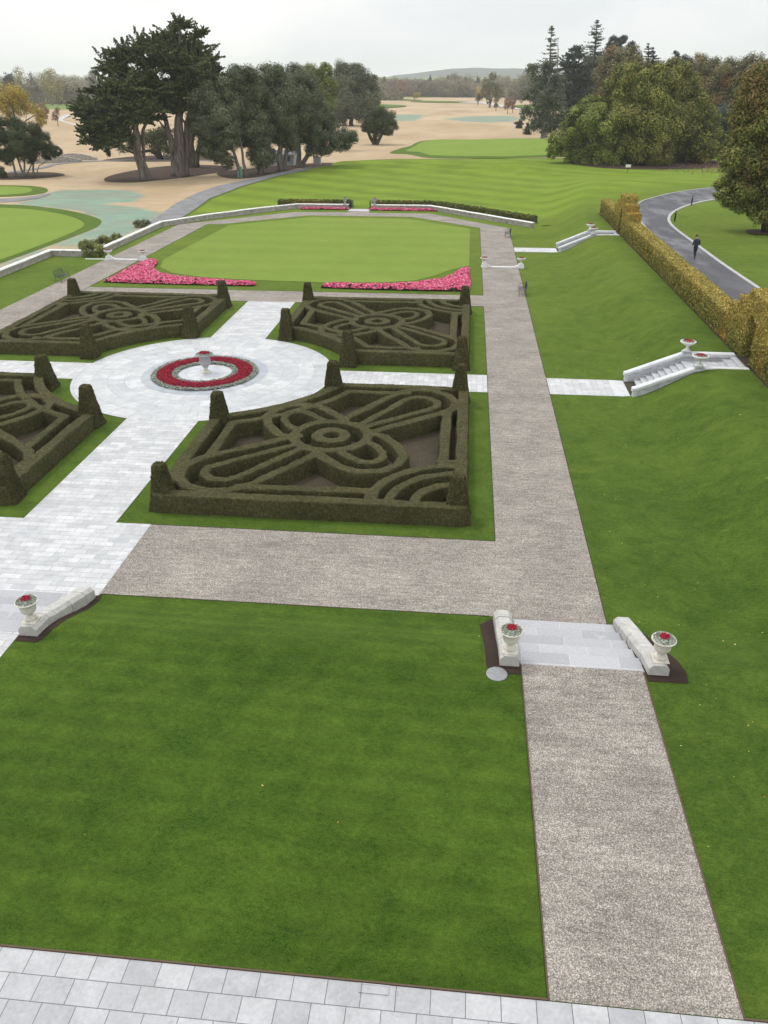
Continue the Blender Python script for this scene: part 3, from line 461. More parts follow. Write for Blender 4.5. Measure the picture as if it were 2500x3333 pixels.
'backB':((81.5,280,-0.5),[[(-0,0,-1.4,0.52),(-2.4,0.7,11,0.41),(-3.2,0.9,17.7,0.2)]],[(-3.3,0.9,18.2,3.5),(-5,1.5,15.5,4.1),(-0.5,0.1,15.5,3.8),(-2.5,0.7,9.2,5.1),(-3.9,1.1,4.6,3.9),(-0.4,0.1,3.2,2.6),(0.6,-0.2,10.1,4.1)]),
'backC':((86.5,270,-0.5),[[(-0,0,-1.3,0.5),(-3.3,1.1,15.5,0.29)]],[(-5.8,1.9,19.3,3.2),(-2.7,0.9,18.5,2.9),(-5.4,1.7,15.1,3.7),(-1,0.3,14.6,4.4),(1.1,-0.4,18.4,3.4),(1.4,-0.5,12.9,5.4)]),
'backD':((77.8,260,-0.5),[[(-0.1,0,-1.1,0.29),(-0.8,0.3,2.8,0.24)],[(0.8,-0.2,-1.1,0.29),(0,-0,2.8,0.24)]],[(-5.1,1.5,7.1,2.9),(-3.7,1.1,8.8,2.4),(-4.4,1.3,3.2,1.7),(0,-0,7.1,4.3),(3.4,-1,7.2,5.2),(-1.8,0.5,5.4,2.4),(8.1,-2.4,4.7,4.7)]),
'nearR':((30.5,85.9,1.8),[[(0,0,-0,0.37),(-0.5,0.2,3.1,0.3),(-1,0.3,6.1,0.23),(-2,0.7,10.4,0.13)],[(-0.5,0.2,3.1,0.16),(-2.3,0.8,5.7,0.11),(-3.8,1.3,4.5,0.07)],[(-0.8,0.3,4.6,0.15),(-2.6,0.9,7.5,0.1),(-4.3,1.5,8.9,0.05)],[(-0.6,0.2,3.8,0.13),(-2.5,0.9,3.8,0.08),(-4.4,1.6,4,0.03)]],[(-3.7,1.3,13.5,1.3),(-4.2,1.5,11.8,1.4),(-3,1,11.8,1.4),(-4.7,1.7,10.7,1),(-3.2,1.1,10.1,1.4),(-4.5,1.6,9.7,0.8),(-2.5,0.9,8.3,1.4),(-3.8,1.4,8.5,1),(-4.3,1.5,7,1.1),(-5.1,1.8,6.7,0.7),(-3,1.1,6.6,1.5),(-4.4,1.6,5.4,1),(-5,1.8,4.3,0.7),(-1.8,0.6,6.1,1.3),(-3.7,1.3,4,1.2),(-2.6,0.9,4.5,1.3),(-4.4,1.6,3.3,0.8),(-1.3,0.5,3.8,1.2),(-2.3,0.8,2.8,1),(-1.3,0.5,2.1,0.8),(-3.2,1.1,2.8,0.8),(-5.3,1.9,3.4,0.4),(-4.9,1.7,4,0.6),(-4,1.4,3.1,0.7),(-1.5,0.5,1.5,0.6),(-0.4,0.1,1.2,0.7),(-2.1,0.8,1.9,0.5),(-1.9,0.7,11.8,1.9),(-1,0.4,9,1.9),(0.4,-0.1,6.1,1.9),(0.5,-0.2,4.7,1.5),(-2.6,0.9,13.9,1.2),(0.5,-0.2,9,1.7)]),
'dead':((12.4,626,-0.5),[[(0.2,-0,0,0.86),(0,-0,5.4,0.72),(-1.4,0,10.5,0.5),(-3.4,0.1,15.5,0.21)],[(-0.1,0,7.3,0.43),(2,-0,13.6,0.28),(1.3,-0,19.2,0.14)],[(-0.1,0,5.4,0.36),(3.9,-0.1,10.4,0.21)]],[(0.8,-0,20.1,3),(-3.4,0.1,15.8,3.2),(2,-0,13,4.3),(-3.5,0.1,10.5,3.9),(6.1,-0.1,9.2,3.6),(-6.5,0.1,7.9,2.9),(-0.7,0,5.4,2.5)]),
's1':((15,547.1,-0.5),[[(-0,-0,0,0.19),(-0.4,0,6.7,0.12)]],[(-0.4,0,6.7,1.9),(-0.3,0,3.9,1.6)]),
's2':((20.4,502,-0.5),[[(0,0,-0,0.17),(-0.5,0,6.6,0.11)]],[(-0.1,0,6.6,2.3),(-0.9,0,4.4,2.1)]),
's3':((23.9,519.4,-0.5),[[(0,0,0,0.18),(-0.5,0,6.6,0.12)]],[(-0.6,0,6.6,2.4),(-0.1,0,4,1.8)]),
's4':((4.6,691.2,-0.5),[[(0,0,0,0.24),(-0.3,0,4.7,0.16)]],[(-0.4,0,4.7,2.2)]),
's5':((-59.4,914.8,-0.5),[[(-0,0,-0,0.32),(-0.1,-0,5.9,0.21)]],[(3,0.2,5.9,3.2),(0.4,0,4.5,2.6)]),
's6':((-84.9,973.3,-0.5),[[(-0,0,-0,0.34),(-0,-0,4.3,0.22)]],[(-0.2,-0,4.3,2.5)]),
's7':((-75.3,949,-0.5),[[(0,-0,0,0.33),(-0.1,-0,6,0.22)]],[(1,0.1,6,3.1),(-0.6,-0,3.1,3.1)]),
'smallfir':((19.3,298.9,-0.5),[[(0,0,0,0.21),(-0.3,0,4,0.07)]],[(-0.3,0,3.7,0.8),(-0.2,0,2.4,1.4),(-0.1,0,1.2,1.9)]),
'smallyew':((18.4,336.7,-0.5),[],[(-0.1,0,2.5,1.2),(-0.2,0,1.1,1.1)]),
}
# ------------------------------------------------------------ garden surfaces
CX, CY, CR = -14.94, 43.3, 7.4
def arc(cx, cy_, r, a0, a1, n=24): return [(cx+r*math.cos(R(a0+(a1-a0)*i/n)), cy_+r*math.sin(R(a0+(a1-a0)*i/n))) for i in range(n+1)]
for rc in ((1.62, 5.0, 20.45, 98.3), (-34.9, -31.45, 17, 98.3), (-31.45, 1.62, 60.75, 64.35), (-11.65, 1.62, 20.7, 25.45), (-31.45, -18.25, 20.7, 25.45)):
    sheet('gravel_path', rect(*rc), 'gravel', .01, 3)
sheet('gravel_path', [(1.62, 98.3), (5.0, 98.3), (5.0, 97.3), (5.0, 98.3), (-4.8, 109.4), (-12.9, 109.5), (-13.2, 110.8), (-15.6, 110.8), (-15.7, 109.5), (-22.8, 109.4), (-33.6, 98.9), (-34.4, 98.3), (-31.45, 98.3), (-29.9, 98.3), (-20.6, 106.4), (-6.9, 106.3)][0:2]+[(-4.8, 109.4), (-12.9, 109.5), (-13.2, 110.8), (-15.6, 110.8), (-15.7, 109.5), (-22.8, 109.4), (-33.6, 98.9), (-34.4, 98.3), (-29.9, 98.3), (-20.6, 106.4), (-6.9, 106.3)], 'gravel', .014, 3)
sheet('gravel_path', rect(2.1, 5.43, 8.28, 17.5), 'gravel', .01, 2)
sheet('croquet_lawn', [(-12.3, 67.85), (-6.8, 68.3), (-4.4, 69.2), (-2.6, 71.4), (-1.1, 74.3), (.45, 76.1), (.45, 97.4), (-7.5, 104.6), (-19.9, 104.8), (-28.6, 97.6), (-29.2, 76.3), (-28.4, 73), (-26.4, 70.5), (-23, 68.9), (-18.5, 68.2)], 'croquet', .02, 2.5)
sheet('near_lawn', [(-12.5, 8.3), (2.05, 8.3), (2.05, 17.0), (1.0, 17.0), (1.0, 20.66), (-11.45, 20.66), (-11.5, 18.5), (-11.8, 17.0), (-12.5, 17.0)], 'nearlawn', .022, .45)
sheet('paving', rect(-16.82, -13.07, 25.45, 36.0), 'pave_long', .012, 3)
sheet('paving', rect(-18.25, -11.65, 20.35, 25.45), 'pave_long', .012, 3)
sheet('paving', rect(-16.82, -13.07, 50.6, 60.85), 'pave_long', .012, 3)
sheet('paving', rect(-12, 1.62, 41.62, 44.55), 'pave_cross', .012, 3)
sheet('paving', rect(-33, -17.9, 41.62, 44.55), 'pave_cross', .012, 3)
sheet('paving', arc(CX, CY, CR+.15, 0, 360, 96)[:-1], 'pave_circle', .017, 2)
sheet('paving', arc(CX, CY, 3.66, 0, 360, 72)[:-1], 'pave_dark', .022, 2)
sheet('paving', arc(CX, CY, 1.7, 0, 360, 60)[:-1], 'pave_inner', .027, 2)
sheet('paving', rect(5.0, 9.62, 41.66, 44.33), 'pave_cross', .014, 2, zf=lambda x, y: x*0)
sheet('paving', rect(5.0, 9.62, 83.5, 85.85), 'pave_cross', .014, 2, zf=lambda x, y: x*0)
sheet('paving', rect(-16.6, -12.58, 8.25, 17.5), 'pave_long', .012, 3)
sheet('paving', rect(-30, 20, -4, 8.26), 'pave_near', .012, 4)
# corduroy warning strips at the foot of each side stair
for y0, y1 in ((41.66, 44.33), (83.5, 85.85)):
    m = PM()
    for i in range(9): m.box(8.55+i*.085, 8.59+i*.085, y0+.05, y1-.05, .014, .024)
    tag(m.obj('tactile_strip', 'limestone_plain'), kind='structure')
# lawn edging strips
m = PM()
for x in (2.08, 5.43): m.box(x-.012, x+.012, 8.3, 17.4, .74, .79)
m.box(-12.5, 2.08, 8.27, 8.30, .74, .785); m.box(5.43, 20, 8.27, 8.30, .74, .785)
tag(m.obj('path_edging', 'edging'), kind='structure')
m = PM()
for a, b, c_, d in ((1.60, 1.63, 25.47, 60.7), (4.99, 5.02, 20.5, 97.2), (-31.47, -31.44, 25.5, 98), (-11.6, 1.6, 25.43, 25.46), (-11.6, 1.3, 20.68, 20.71), (-31.4, 1.62, 60.72, 60.75), (-31.2, 1.62, 64.34, 64.37), (1.60, 1.63, 64.4, 98)):
    m.box(a, b, c_, d, -.02, .02)
tag(m.obj('path_edging', 'soil'), kind='structure')
# verge strips of grass around the quarters rise a little above the gravel
# soil inside the box quarters
def quad_soil(fx, fy):
    p = [(-11.7, 26.6), (.4, 26.6), (.4, 39.8), (-6.6, 39.8)]+[q for q in arc(-14.94, 43.4, 9.2, 337, 294, 12)]+[(-11.7, 34.9)]
    p = [(-11.7, 26.6), (.35, 26.6), (.35, 39.8), (-6.5, 39.8), (-7.6, 37.6), (-9.5, 35.9), (-11.7, 34.9)]
    return [(fx(a), fy(b)) for a, b in p]
ID = lambda t: t
MX = lambda t: -29.8-t
MY = lambda t: 86.0-t
for fx, fy in ((ID, ID), (ID, MY), (MX, ID), (MX, MY)): sheet('soil', quad_soil(fx, fy), 'soil', .014, 2)
# ------------------------------------------------------------ box parterres
def vnoise(P, scale, seed):
    q = P*scale; i = np.floor(q).astype(np.int64); f = q-i; f = f*f*(3-2*f); o = 0
    def h(a, b, c_):
        n = (a*374761393+b*668265263+c_*2147483647+seed*974711) & 0xffffffff; n = ((n ^ (n >> 13))*1274126177) & 0xffffffff; return ((n ^ (n >> 16)) & 0xffff)/65535.
    for dx in (0, 1):
        for dy in (0, 1):
            for dz in (0, 1):
                w_ = (f[..., 0] if dx else 1-f[..., 0])*(f[..., 1] if dy else 1-f[..., 1])*(f[..., 2] if dz else 1-f[..., 2])
                o = o+w_*h(i[..., 0]+dx, i[..., 1]+dy, i[..., 2]+dz)
    return o-.5
def surface_nets(F, o, h):
    """F<0 inside; returns verts, quads"""
    s_ = F < 0; nx, ny, nz = F.shape
    c = [s_[a:nx-1+a, b:ny-1+b, d:nz-1+d] for a in (0, 1) for b in (0, 1) for d in (0, 1)]
    cnt = sum(x.astype(int) for x in c); act = (cnt > 0) & (cnt < 8); ids = -np.ones(act.shape, int); ids[act] = np.arange(act.sum()); I = np.argwhere(act)
    acc = np.zeros((len(I), 3)); n = np.zeros(len(I))
    co = [(a, b, d) for a in (0, 1) for b in (0, 1) for d in (0, 1)]
    for a in range(8):
        for ax in range(3):
            if co[a][ax]: continue
            b = list(co[a]); b[ax] = 1
            fa = F[I[:, 0]+co[a][0], I[:, 1]+co[a][1], I[:, 2]+co[a][2]]; fb = F[I[:, 0]+b[0], I[:, 1]+b[1], I[:, 2]+b[2]]
            k = (fa < 0) != (fb < 0); t = np.where(k, fa/np.where(k, fa-fb, 1), 0)
            p = np.array(co[a], float)+np.outer(t, np.eye(3)[ax]); acc[k] += p[k]; n[k] += 1
    V = (I+acc/n[:, None])*h+np.array(o); Q = []
    for ax in range(3):
        b, c_ = [(1, 2), (2, 0), (0, 1)][ax]
        sl0 = [slice(None)]*3; sl1 = [slice(None)]*3; sl0[ax] = slice(0, -1); sl1[ax] = slice(1, None)
        A, B = s_[tuple(sl0)], s_[tuple(sl1)]; E = np.argwhere(A != B); 
        k = (E[:, b] > 0) & (E[:, c_] > 0) & (E[:, b] < F.shape[b]-1) & (E[:, c_] < F.shape[c_]-1); E = E[k]; fl = A[tuple(E.T)]
        def g_(db, dc): q = E.copy(); q[:, b] -= db; q[:, c_] -= dc; return ids[tuple(q.T)]
        q = np.stack([g_(1, 1), g_(0, 1), g_(0, 0), g_(1, 0)], 1); q[~fl] = q[~fl][:, ::-1]; Q.append(q)
    return V, np.concatenate(Q)
def leaves(C, N, size, spread=.6, asp=.55, seed=0):
    """small leaf quads at C facing roughly N"""
    r = np.random.RandomState(seed); n = len(C); N = N+r.normal(0, spread, (n, 3)); N /= np.linalg.norm(N, axis=1)[:, None]+1e-9
    A = np.cross(N, r.normal(0, 1, (n, 3))); A /= np.linalg.norm(A, axis=1)[:, None]+1e-9; B = np.cross(N, A)
    s_ = (size*(.6+.8*r.rand(n)))[:, None] if np.isscalar(size) else (size*(.6+.8*r.rand(n)))[:, None]
    A = A*s_*.5; B = B*s_*.5*asp
    V = np.stack([C+A, C+B, C-A, C-B], 1).reshape(-1, 3); return V, np.arange(4*n).reshape(-1, 4)
def facedata(V, Q):
    p = V[Q]; n = np.cross(p[:, 2]-p[:, 0], p[:, 3]-p[:, 1]); ar = np.linalg.norm(n, axis=1)/2; return p.mean(1), n/(2*ar[:, None]+1e-12), ar
def fuzz(V, Q, n, size, seed, out=.015, spread=.55, zmin=.03):
    r = np.random.RandomState(seed); ce, nn, ar = facedata(V, Q); k = r.choice(len(Q), n, p=ar/ar.sum()); u = r.rand(n, 1); v_ = r.rand(n, 1); p = V[Q[k]]
    C = (p[:, 0]*(1-u)+p[:, 1]*u)*(1-v_)+(p[:, 3]*(1-u)+p[:, 2]*u)*v_+nn[k]*out*(r.rand(n, 1)*1.6-.3)
    kk = C[:, 2] > zmin; return leaves(C[kk], nn[k][kk], size, spread, .6, seed+1)
def joinq(parts):
    V = []; Q = []; k = 0
    for v_, q in parts: V.append(v_); Q.append(q+k); k += len(v_)
    return np.concatenate(V), np.concatenate(Q)
HH = .80
ST = []   # strokes: points, half width (measured at the hedge tops, metres)
rc_ = (-5.72, 32.8)
def stroke(pts, w_, closed=False): ST.append((pts+[pts[0]] if closed else pts, w_/2))
stroke([(-11.6, 26.48), (.26, 26.48), (.26, 39.63), (-6.35, 39.63)]+arc(-14.84, 43.1, 9.12, -22, -68.5, 14)+[(-11.6, 34.5), (-11.6, 26.48)], .56)
stroke([(-8.6, 27.35), (-3.2, 27.4), (-3.2, 26.5)], .50)
stroke([(-.52, 30.2), (-.52, 36.2)], .50); stroke([(-.7, 30.45), (.3, 30.45)], .3)
stroke([(-2.6, 38.72), (-5.7, 38.7)]+arc(-14.84, 43.1, 10.15, -25.7, -65.4, 12)+[(-10.63, 33.8), (-10.62, 30.2)], .46)
LP = [(-3.75, 33.15), (-3.3, 32.95), (-2.62, 31.95), (-2.22, 30.85), (-2.42, 29.9), (-3.05, 29.28), (-3.97, 29.1), (-4.7, 29.42), (-5.7, 30.4), (-6.1, 31.0)]
IP = [(-4.1, 32.3), (-3.55, 31.85), (-3.15, 31.1), (-3.12, 30.55), (-3.4, 30.15), (-3.95, 30.06), (-4.4, 30.35), (-5.2, 31.2)]
PR = lambda P_: [(-11.44-a, 65.65-b) for a, b in P_]
for P_, w_ in ((LP, .5), (IP, .42)): stroke(P_, w_); stroke(PR(P_), w_)
stroke(arc(rc_[0], rc_[1], 1.7, 0, 360, 30), .52); stroke(arc(rc_[0], rc_[1], .64, 0, 360, 20), .54)
stroke([(-7.2, 32.6), (-7.75, 32.25), (-10.15, 30.45), (-10.95, 29.75), (-11.35, 28.9), (-11.25, 27.9), (-10.7, 27.15), (-9.8, 26.85), (-8.95, 26.95), (-8.1, 27.6), (-6.15, 30.6), (-5.9, 31.1)], .48)
stroke([(-7.0, 31.75), (-9.75, 29.42), (-10.35, 28.95), (-10.33, 28.3), (-9.85, 27.86), (-9.25, 27.86), (-8.85, 28.2), (-6.75, 31.3)], .42)
stroke([(-3.8, 33.45), (-.85, 36.0), (-.25, 36.7), (-.1, 37.6), (-.5, 38.6), (-1.3, 39.2), (-2.2, 39.3), (-3.0, 38.9), (-5.3, 35.1), (-5.4, 34.4)], .48)
stroke([(-4.65, 34.0), (-2.6, 37.85), (-2.1, 38.2), (-1.5, 38.12), (-1.05, 37.6), (-1.02, 37.0), (-1.4, 36.5), (-4.3, 33.95)], .42)
for r_ in (3.6, 2.8, 1.83): stroke(arc(.3, 26.5, r_, 90, 180, 16), .46)
def sdf2(X, Y):
    d = np.full(X.shape, 9.)
    for pts, hw in ST:
        for a, b in zip(pts[:-1], pts[1:]):
            a = np.array(a)*1.0071; b = np.array(b)*1.0071; ab = b-a; lo = np.minimum(a, b)-.8; hi = np.maximum(a, b)+.8
            i0, i1 = np.searchsorted(X[:, 0], [lo[0], hi[0]]); j0, j1 = np.searchsorted(Y[0], [lo[1], hi[1]])
            x = X[i0:i1, j0:j1]; y = Y[i0:i1, j0:j1]; t = np.clip(((x-a[0])*ab[0]+(y-a[1])*ab[1])/max(ab@ab, 1e-9), 0, 1)
            d[i0:i1, j0:j1] = np.minimum(d[i0:i1, j0:j1], np.hypot(x-a[0]-t*ab[0], y-a[1]-t*ab[1])-hw)
    return d
hs = .062
xs = np.arange(-12.4, 1.0, hs); ys = np.arange(26.0, 40.7, hs); zs = np.arange(-.15, 1.05, hs)
X2, Y2 = np.meshgrid(xs, ys, indexing='ij'); D2 = sdf2(X2, Y2)
Pn = np.stack([X2, Y2, X2*0], -1); D2 = D2+.02+vnoise(Pn, 1.4, 3)*.05+vnoise(Pn, 4, 5)*.025
top = HH+vnoise(Pn, .9, 8)*.05+vnoise(Pn, 5, 9)*.03
F3 = np.maximum(D2[:, :, None]+(zs[None, None, :]-HH)*.045, zs[None, None, :]-top[:, :, None]); F3 = F3*1.0
HV, HQ = surface_nets(F3, (xs[0], ys[0], zs[0]), hs)
HV = HV+RS.normal(0, .007, HV.shape)
kz = HV[HQ].mean(1)[:, 2] > -.06; HQ = HQ[kz]
nq0 = len(HQ); LV, LQ = fuzz(HV, HQ, 110000, .045, 4, .012)
PV, PQ = joinq([(HV, HQ), (LV, LQ)])
PLR = np.concatenate([RS.rand(len(HV))*.3+.3, np.repeat(RS.rand(len(LQ)), 4)])
quarters = ((ID, ID, 'near right'), (ID, MY, 'far right'), (MX, ID, 'near left'), (MX, MY, 'far left'))
qlab = {'near right': 'largest, nearest clipped box parterre of loops and scrolls, beside the wide gravel', 'far right': 'clipped box parterre between the right pink flower bed and the pale cross path', 'near left': 'clipped box parterre cut by the left picture edge, nearer than the round urn circle', 'far left': 'clipped box parterre left of the paved walk, in front of the left pink flower bed'}
for fx, fy, nm in quarters:
    V = PV.copy(); V[:, 0] = fx(V[:, 0]); V[:, 1] = fy(V[:, 1]); Q = PQ if (fx is ID) == (fy is ID) else PQ[:, ::-1]
    o = link('box_parterre', qmesh('box_parterre', V, Q, PLR), 'box'); tag(o, qlab[nm], 'clipped hedge', 'box parterres around the urn circle')
# obelisks
def obelisk_mesh(seed):
    h = .055; x = np.arange(-.85, .86, h); z = np.arange(-.12, 2.2, h); X, Y, Z = np.meshgrid(x, x, z, indexing='ij'); P_ = np.stack([X, Y, Z+seed*7], -1)
    hw = .50-.27*np.clip(Z/2.0, 0, 1.1)+.03*(Z < .2); e = .07
    qx = np.abs(X)-(hw-e); qy = np.abs(Y)-(hw-e); d = np.hypot(np.maximum(qx, 0), np.maximum(qy, 0))+np.minimum(np.maximum(qx, qy), 0)-e
    d = d+vnoise(P_, 2, seed)*.04+vnoise(P_, 6, seed+1)*.035; F = np.maximum(d, Z-2.0-vnoise(P_, 4, seed+2)*.02)
    V, Q = surface_nets(F, (x[0], x[0], z[0]), h); V = V+RS.normal(0, .008, V.shape); LV, LQ = fuzz(V, Q, 9000, .055, seed+20, .02)
    a, b = joinq([(V, Q), (LV, LQ)]); me = qmesh('topiary_obelisk', a, b, np.concatenate([RS.rand(len(V))*.3+.3, np.repeat(RS.rand(len(LQ)), 4)])); me.materials.append(MAT['box']); return me
om = [obelisk_mesh(s_) for s_ in (1, 2, 3)]
opos = [((-11.62, 26.95), 'outer'), ((-11.6, 34.95), 'arcA'), ((-6.75, 40.0), 'arcB'), ((.08, 40.0), 'farC'), ((.15, 27.05), 'corner')]
onames = {('near right', 0): 'tapering green topiary obelisk at the front left corner of the nearest parterre',
 ('near right', 1): 'tapering green topiary obelisk on the nearest parterre, standing in front of the red flower ring', ('near right', 2): 'tapering green topiary obelisk at the circle end of the pale cross path, nearer side',
 ('near right', 3): 'tapering green topiary obelisk hiding part of the cross path, beside the long gravel path', ('near right', 4): 'tapering green topiary obelisk at the front right corner of the nearest parterre',
 ('far right', 0): 'tapering green topiary obelisk left of the right pink bed, where paving meets gravel', ('far right', 1): 'tapering green topiary obelisk right of the far paved walk, just behind the paved circle',
 ('far right', 2): 'tapering green topiary obelisk right of the paved circle, behind the pale cross path', ('far right', 3): 'tapering green topiary obelisk by the long gravel path, at the far right parterre front corner', ('far right', 4): 'tapering green topiary obelisk in front of the right end of the right pink bed',
 ('near left', 0): 'broad tapering green topiary obelisk cut by the left picture edge', ('near left', 1): 'tapering green topiary obelisk on the near left parterre, facing the urn circle from the left', ('near left', 2): 'tapering green topiary obelisk beside the left arm of the cross path, nearer side',
 ('near left', 3): None, ('far left', 0): 'tapering green topiary obelisk in front of the right tip of the left pink bed', ('far left', 1): 'tapering green topiary obelisk on the far left parterre, beside the paved walk above the circle',
 ('far left', 2): 'tapering green topiary obelisk on the front edge of the far left parterre', ('far left', 3): None, ('far left', 4): 'tapering green topiary obelisk just right of the iron bench on the left lawn'}
k = 0
for fx, fy, nm in quarters:
    for i, ((x, y), t) in enumerate(opos):
        lb = onames.get((nm, i))
        if not lb: continue
        o = bpy.data.objects.new('topiary_obelisk', om[k % 3]); col.objects.link(o); o.location = (fx(x), fy(y)-(.3 if fy is MY else 0), 0); o.rotation_euler[2] = (k % 4)*math.pi/2
        s_ = 1+.05*((k*7) % 5-2)/2; o.scale = (s_, s_, 1+.03*((k*5) % 4-1.5)); tag(o, lb, 'topiary', 'topiary obelisks on the box parterres'); k += 1
# ------------------------------------------------------------ golden beech hedge with two arches
HX0, HX1 = 15.32, 16.52
h = .1
xs = np.arange(HX0-.5, HX1+.5, h); ys = np.arange(14, 98.6, h); zs = np.arange(1.2, 5.8, h)
X, Y, Z = np.meshgrid(xs, ys, zs, indexing='ij')
hgt = np.full(Y.shape, 3.36)
for yc in (43.0, 84.8):
    for hw, tz in ((4.0, 4.1), (2.7, 4.75), (1.45, 5.35)): hgt = np.where(np.abs(Y-yc) < hw, tz, hgt)
P_ = np.stack([X, Y, Z], -1)
wob = vnoise(P_, .8, 31)*.04+vnoise(P_, 3, 32)*.04
dx = np.abs(X-(HX0+HX1)/2)-(HX1-HX0)/2
F = np.maximum(np.maximum(dx-.0, np.maximum(14.4-Y, Y-98.2)), Z-hgt)+wob
for yc in (43.0, 84.8):
    a_ = np.maximum(np.abs(Y-yc)-.72, Z-3.5); b_ = np.hypot(Y-yc, np.maximum(Z-3.5, 0))-.72; F = np.maximum(F, -np.minimum(a_, b_)-.02)
V, Q = surface_nets(F, (xs[0], ys[0], zs[0]), h); V = V+RS.normal(0, .02, V.shape)
LV, LQ = fuzz(V, Q, 175000, .10, 71, .025, .6, 1.55)
a, b = joinq([(V, Q), (LV, LQ)])
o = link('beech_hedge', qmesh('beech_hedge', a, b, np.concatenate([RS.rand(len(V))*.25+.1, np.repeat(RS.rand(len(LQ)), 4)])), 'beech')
tag(o, 'long clipped golden beech hedge with two stepped arches, along the drive', 'hedge')
sheet('soil', rect(15.18, 16.7, 14, 98.6), 'mulch', .02, 2)
# dark hedges behind the far wall
def hedge_run(pts, w_, z0, z1, label, seed, matn='lf_wood', leaf=.16, n=9000, nm='dark_hedge'):
    V = []; N = []; r = np.random.RandomState(seed)
    for a, b in zip(pts[:-1], pts[1:]):
        a = np.array(a, float); b = np.array(b, float); L_ = np.hypot(*(b-a)); d = (b-a)/L_; nn = np.array([-d[1], d[0]]); m_ = int(n*L_/20)
        t = r.rand(m_)*L_; f_ = r.rand(m_); s_ = r.rand(m_)
        off = np.where(f_ < .35, -w_/2, np.where(f_ < .5, w_/2, (s_-.5)*w_)); z = np.where(f_ < .5, z0+s_*(z1-z0), z1)
        p = a[None]+d[None]*t[:, None]+nn[None]*off[:, None]; V.append(np.stack([p[:, 0], p[:, 1], z], 1)+r.normal(0, .05, (m_, 3)))
        nv = np.where((f_ < .35)[:, None], [-nn[0], -nn[1], .2], np.where((f_ < .5)[:, None], [nn[0], nn[1], .2], [0, 0, 1])); N.append(nv)
    V = np.concatenate(V); N = np.concatenate(N).astype(float); LV, LQ = leaves(V, N, leaf, .6, .6, seed); parts = [(LV, LQ)]; lr = np.repeat(r.rand(len(LQ)), 4)
    m = PM()
    for a, b in zip(pts[:-1], pts[1:]):
        a = np.array(a, float); b = np.array(b, float); d = (b-a)/np.hypot(*(b-a)); nn = np.array([-d[1], d[0]])*(w_/2-.06)
        m.loft([[(*(a-nn), z0-.3), (*(a+nn), z0-.3), (*(a+nn), z1-.06), (*(a-nn), z1-.06)], [(*(b-nn), z0-.3), (*(b+nn), z0-.3), (*(b+nn), z1-.06), (*(b-nn), z1-.06)]])
    BV = np.array(m.v); BQ = np.array([f for f in m.f]); parts.append((BV, BQ)); lr = np.concatenate([lr, np.full(len(BV), .1)])
    a, b = joinq(parts); o = link(nm, qmesh(nm, a, b, lr, lr*0+.3), matn); return tag(o, label, 'hedge')
hedge_run([(-26.3, 114.9), (-16.0, 115.2)], 1.3, -.3, .8, 'dark loose clipped hedge behind the far wall, left of the gap', 5, 'lf_oak', .2)
hedge_run([(-13.0, 115.2), (-4.6, 115.1), (1.4, 109.6), (8.2, 102.4)], 1.3, -.3, .78, 'dark loose clipped hedge behind the far wall, right of the gap', 6, 'lf_oak', .2)
# ------------------------------------------------------------ walls
def wall(pts, z0, z1, th, label, name='garden_wall', zend=None):
    root = empty(name, (0, 0, 0), label, 'wall', 'low white coped walls around the garden')
    def off(pts, d):
        out = []
        for i, p in enumerate(pts):
            a = Vector(pts[max(i-1, 0)]); b = Vector(pts[i]); c_ = Vector(pts[min(i+1, len(pts)-1)]); d1 = (b-a).normalized() if i else (c_-b).normalized(); d2 = (c_-b).normalized() if i < len(pts)-1 else d1
            n = Vector((-(d1+d2).y, (d1+d2).x)).normalized(); k = 1/max(.5, n.dot(Vector((-d1.y, d1.x)))); out.append((b.x+n.x*d*k, b.y+n.y*d*k))
        return out
    L_, R_ = off(pts, th/2), off(pts, -th/2)
    PM().loft([[(*l, z0), (*r, z0), (*r, z1), (*l, z1)] for l, r in zip(L_, R_)]).obj('wall_body', 'wall_body', root)
    # coping: rough-edged slabs, one after another
    m = PM()
    for a, b in zip(pts[:-1], pts[1:]):
        a = Vector(a); b = Vector(b); L1 = (b-a).length; d = (b-a)/L1; n = Vector((-d.y, d.x)); k = max(1, round(L1/1.25)); 
        for i in range(k):
            t0, t1 = L1*i/k+.012, L1*(i+1)/k-.012
            if i == 0: t0 -= .07
            if i == k-1: t1 += .07
            w0 = th/2+.06+random.uniform(-.012, .012); dz = random.uniform(-.008, .008)
            secs = []
            for t in (t0, t1):
                c_ = a+d*t; e = lambda s_, z: (c_.x+n.x*s_, c_.y+n.y*s_, z)
                secs.append([e(-w0, z1+dz), e(-w0, z1+.06+dz), e(-w0+.07, z1+.11+dz), e(w0-.07, z1+.11+dz), e(w0, z1+.06+dz), e(w0, z1+dz)][::-1])
            m.loft(secs)
    m.obj('coping', 'wall_coping', root); return root
wall([(-41.05, 40), (-41.05, 77.2), (-37.0, 77.2)], -.7, .52, .36, 'low white coped wall at the left edge, turning towards the ivy bush')
wall([(-36.45, 77.5), (-36.45, 95.7), (-32.95, 101.7), (-27.5, 108.6), (-23.3, 112.9), (-16.15, 112.9)], -.7, .52, .36, 'long low white coped wall bending round the far left up to the gap')
wall([(-12.9, 112.9), (-4.95, 112.9), (0, 107.5), (7.85, 98.95)], -.5, .52, .36, 'low white coped wall right of the far gap, slanting down to the lawn')
sheet('threshold', rect(-16.0, -13.0, 110.85, 112.9), 'step_stone', .02, 2)
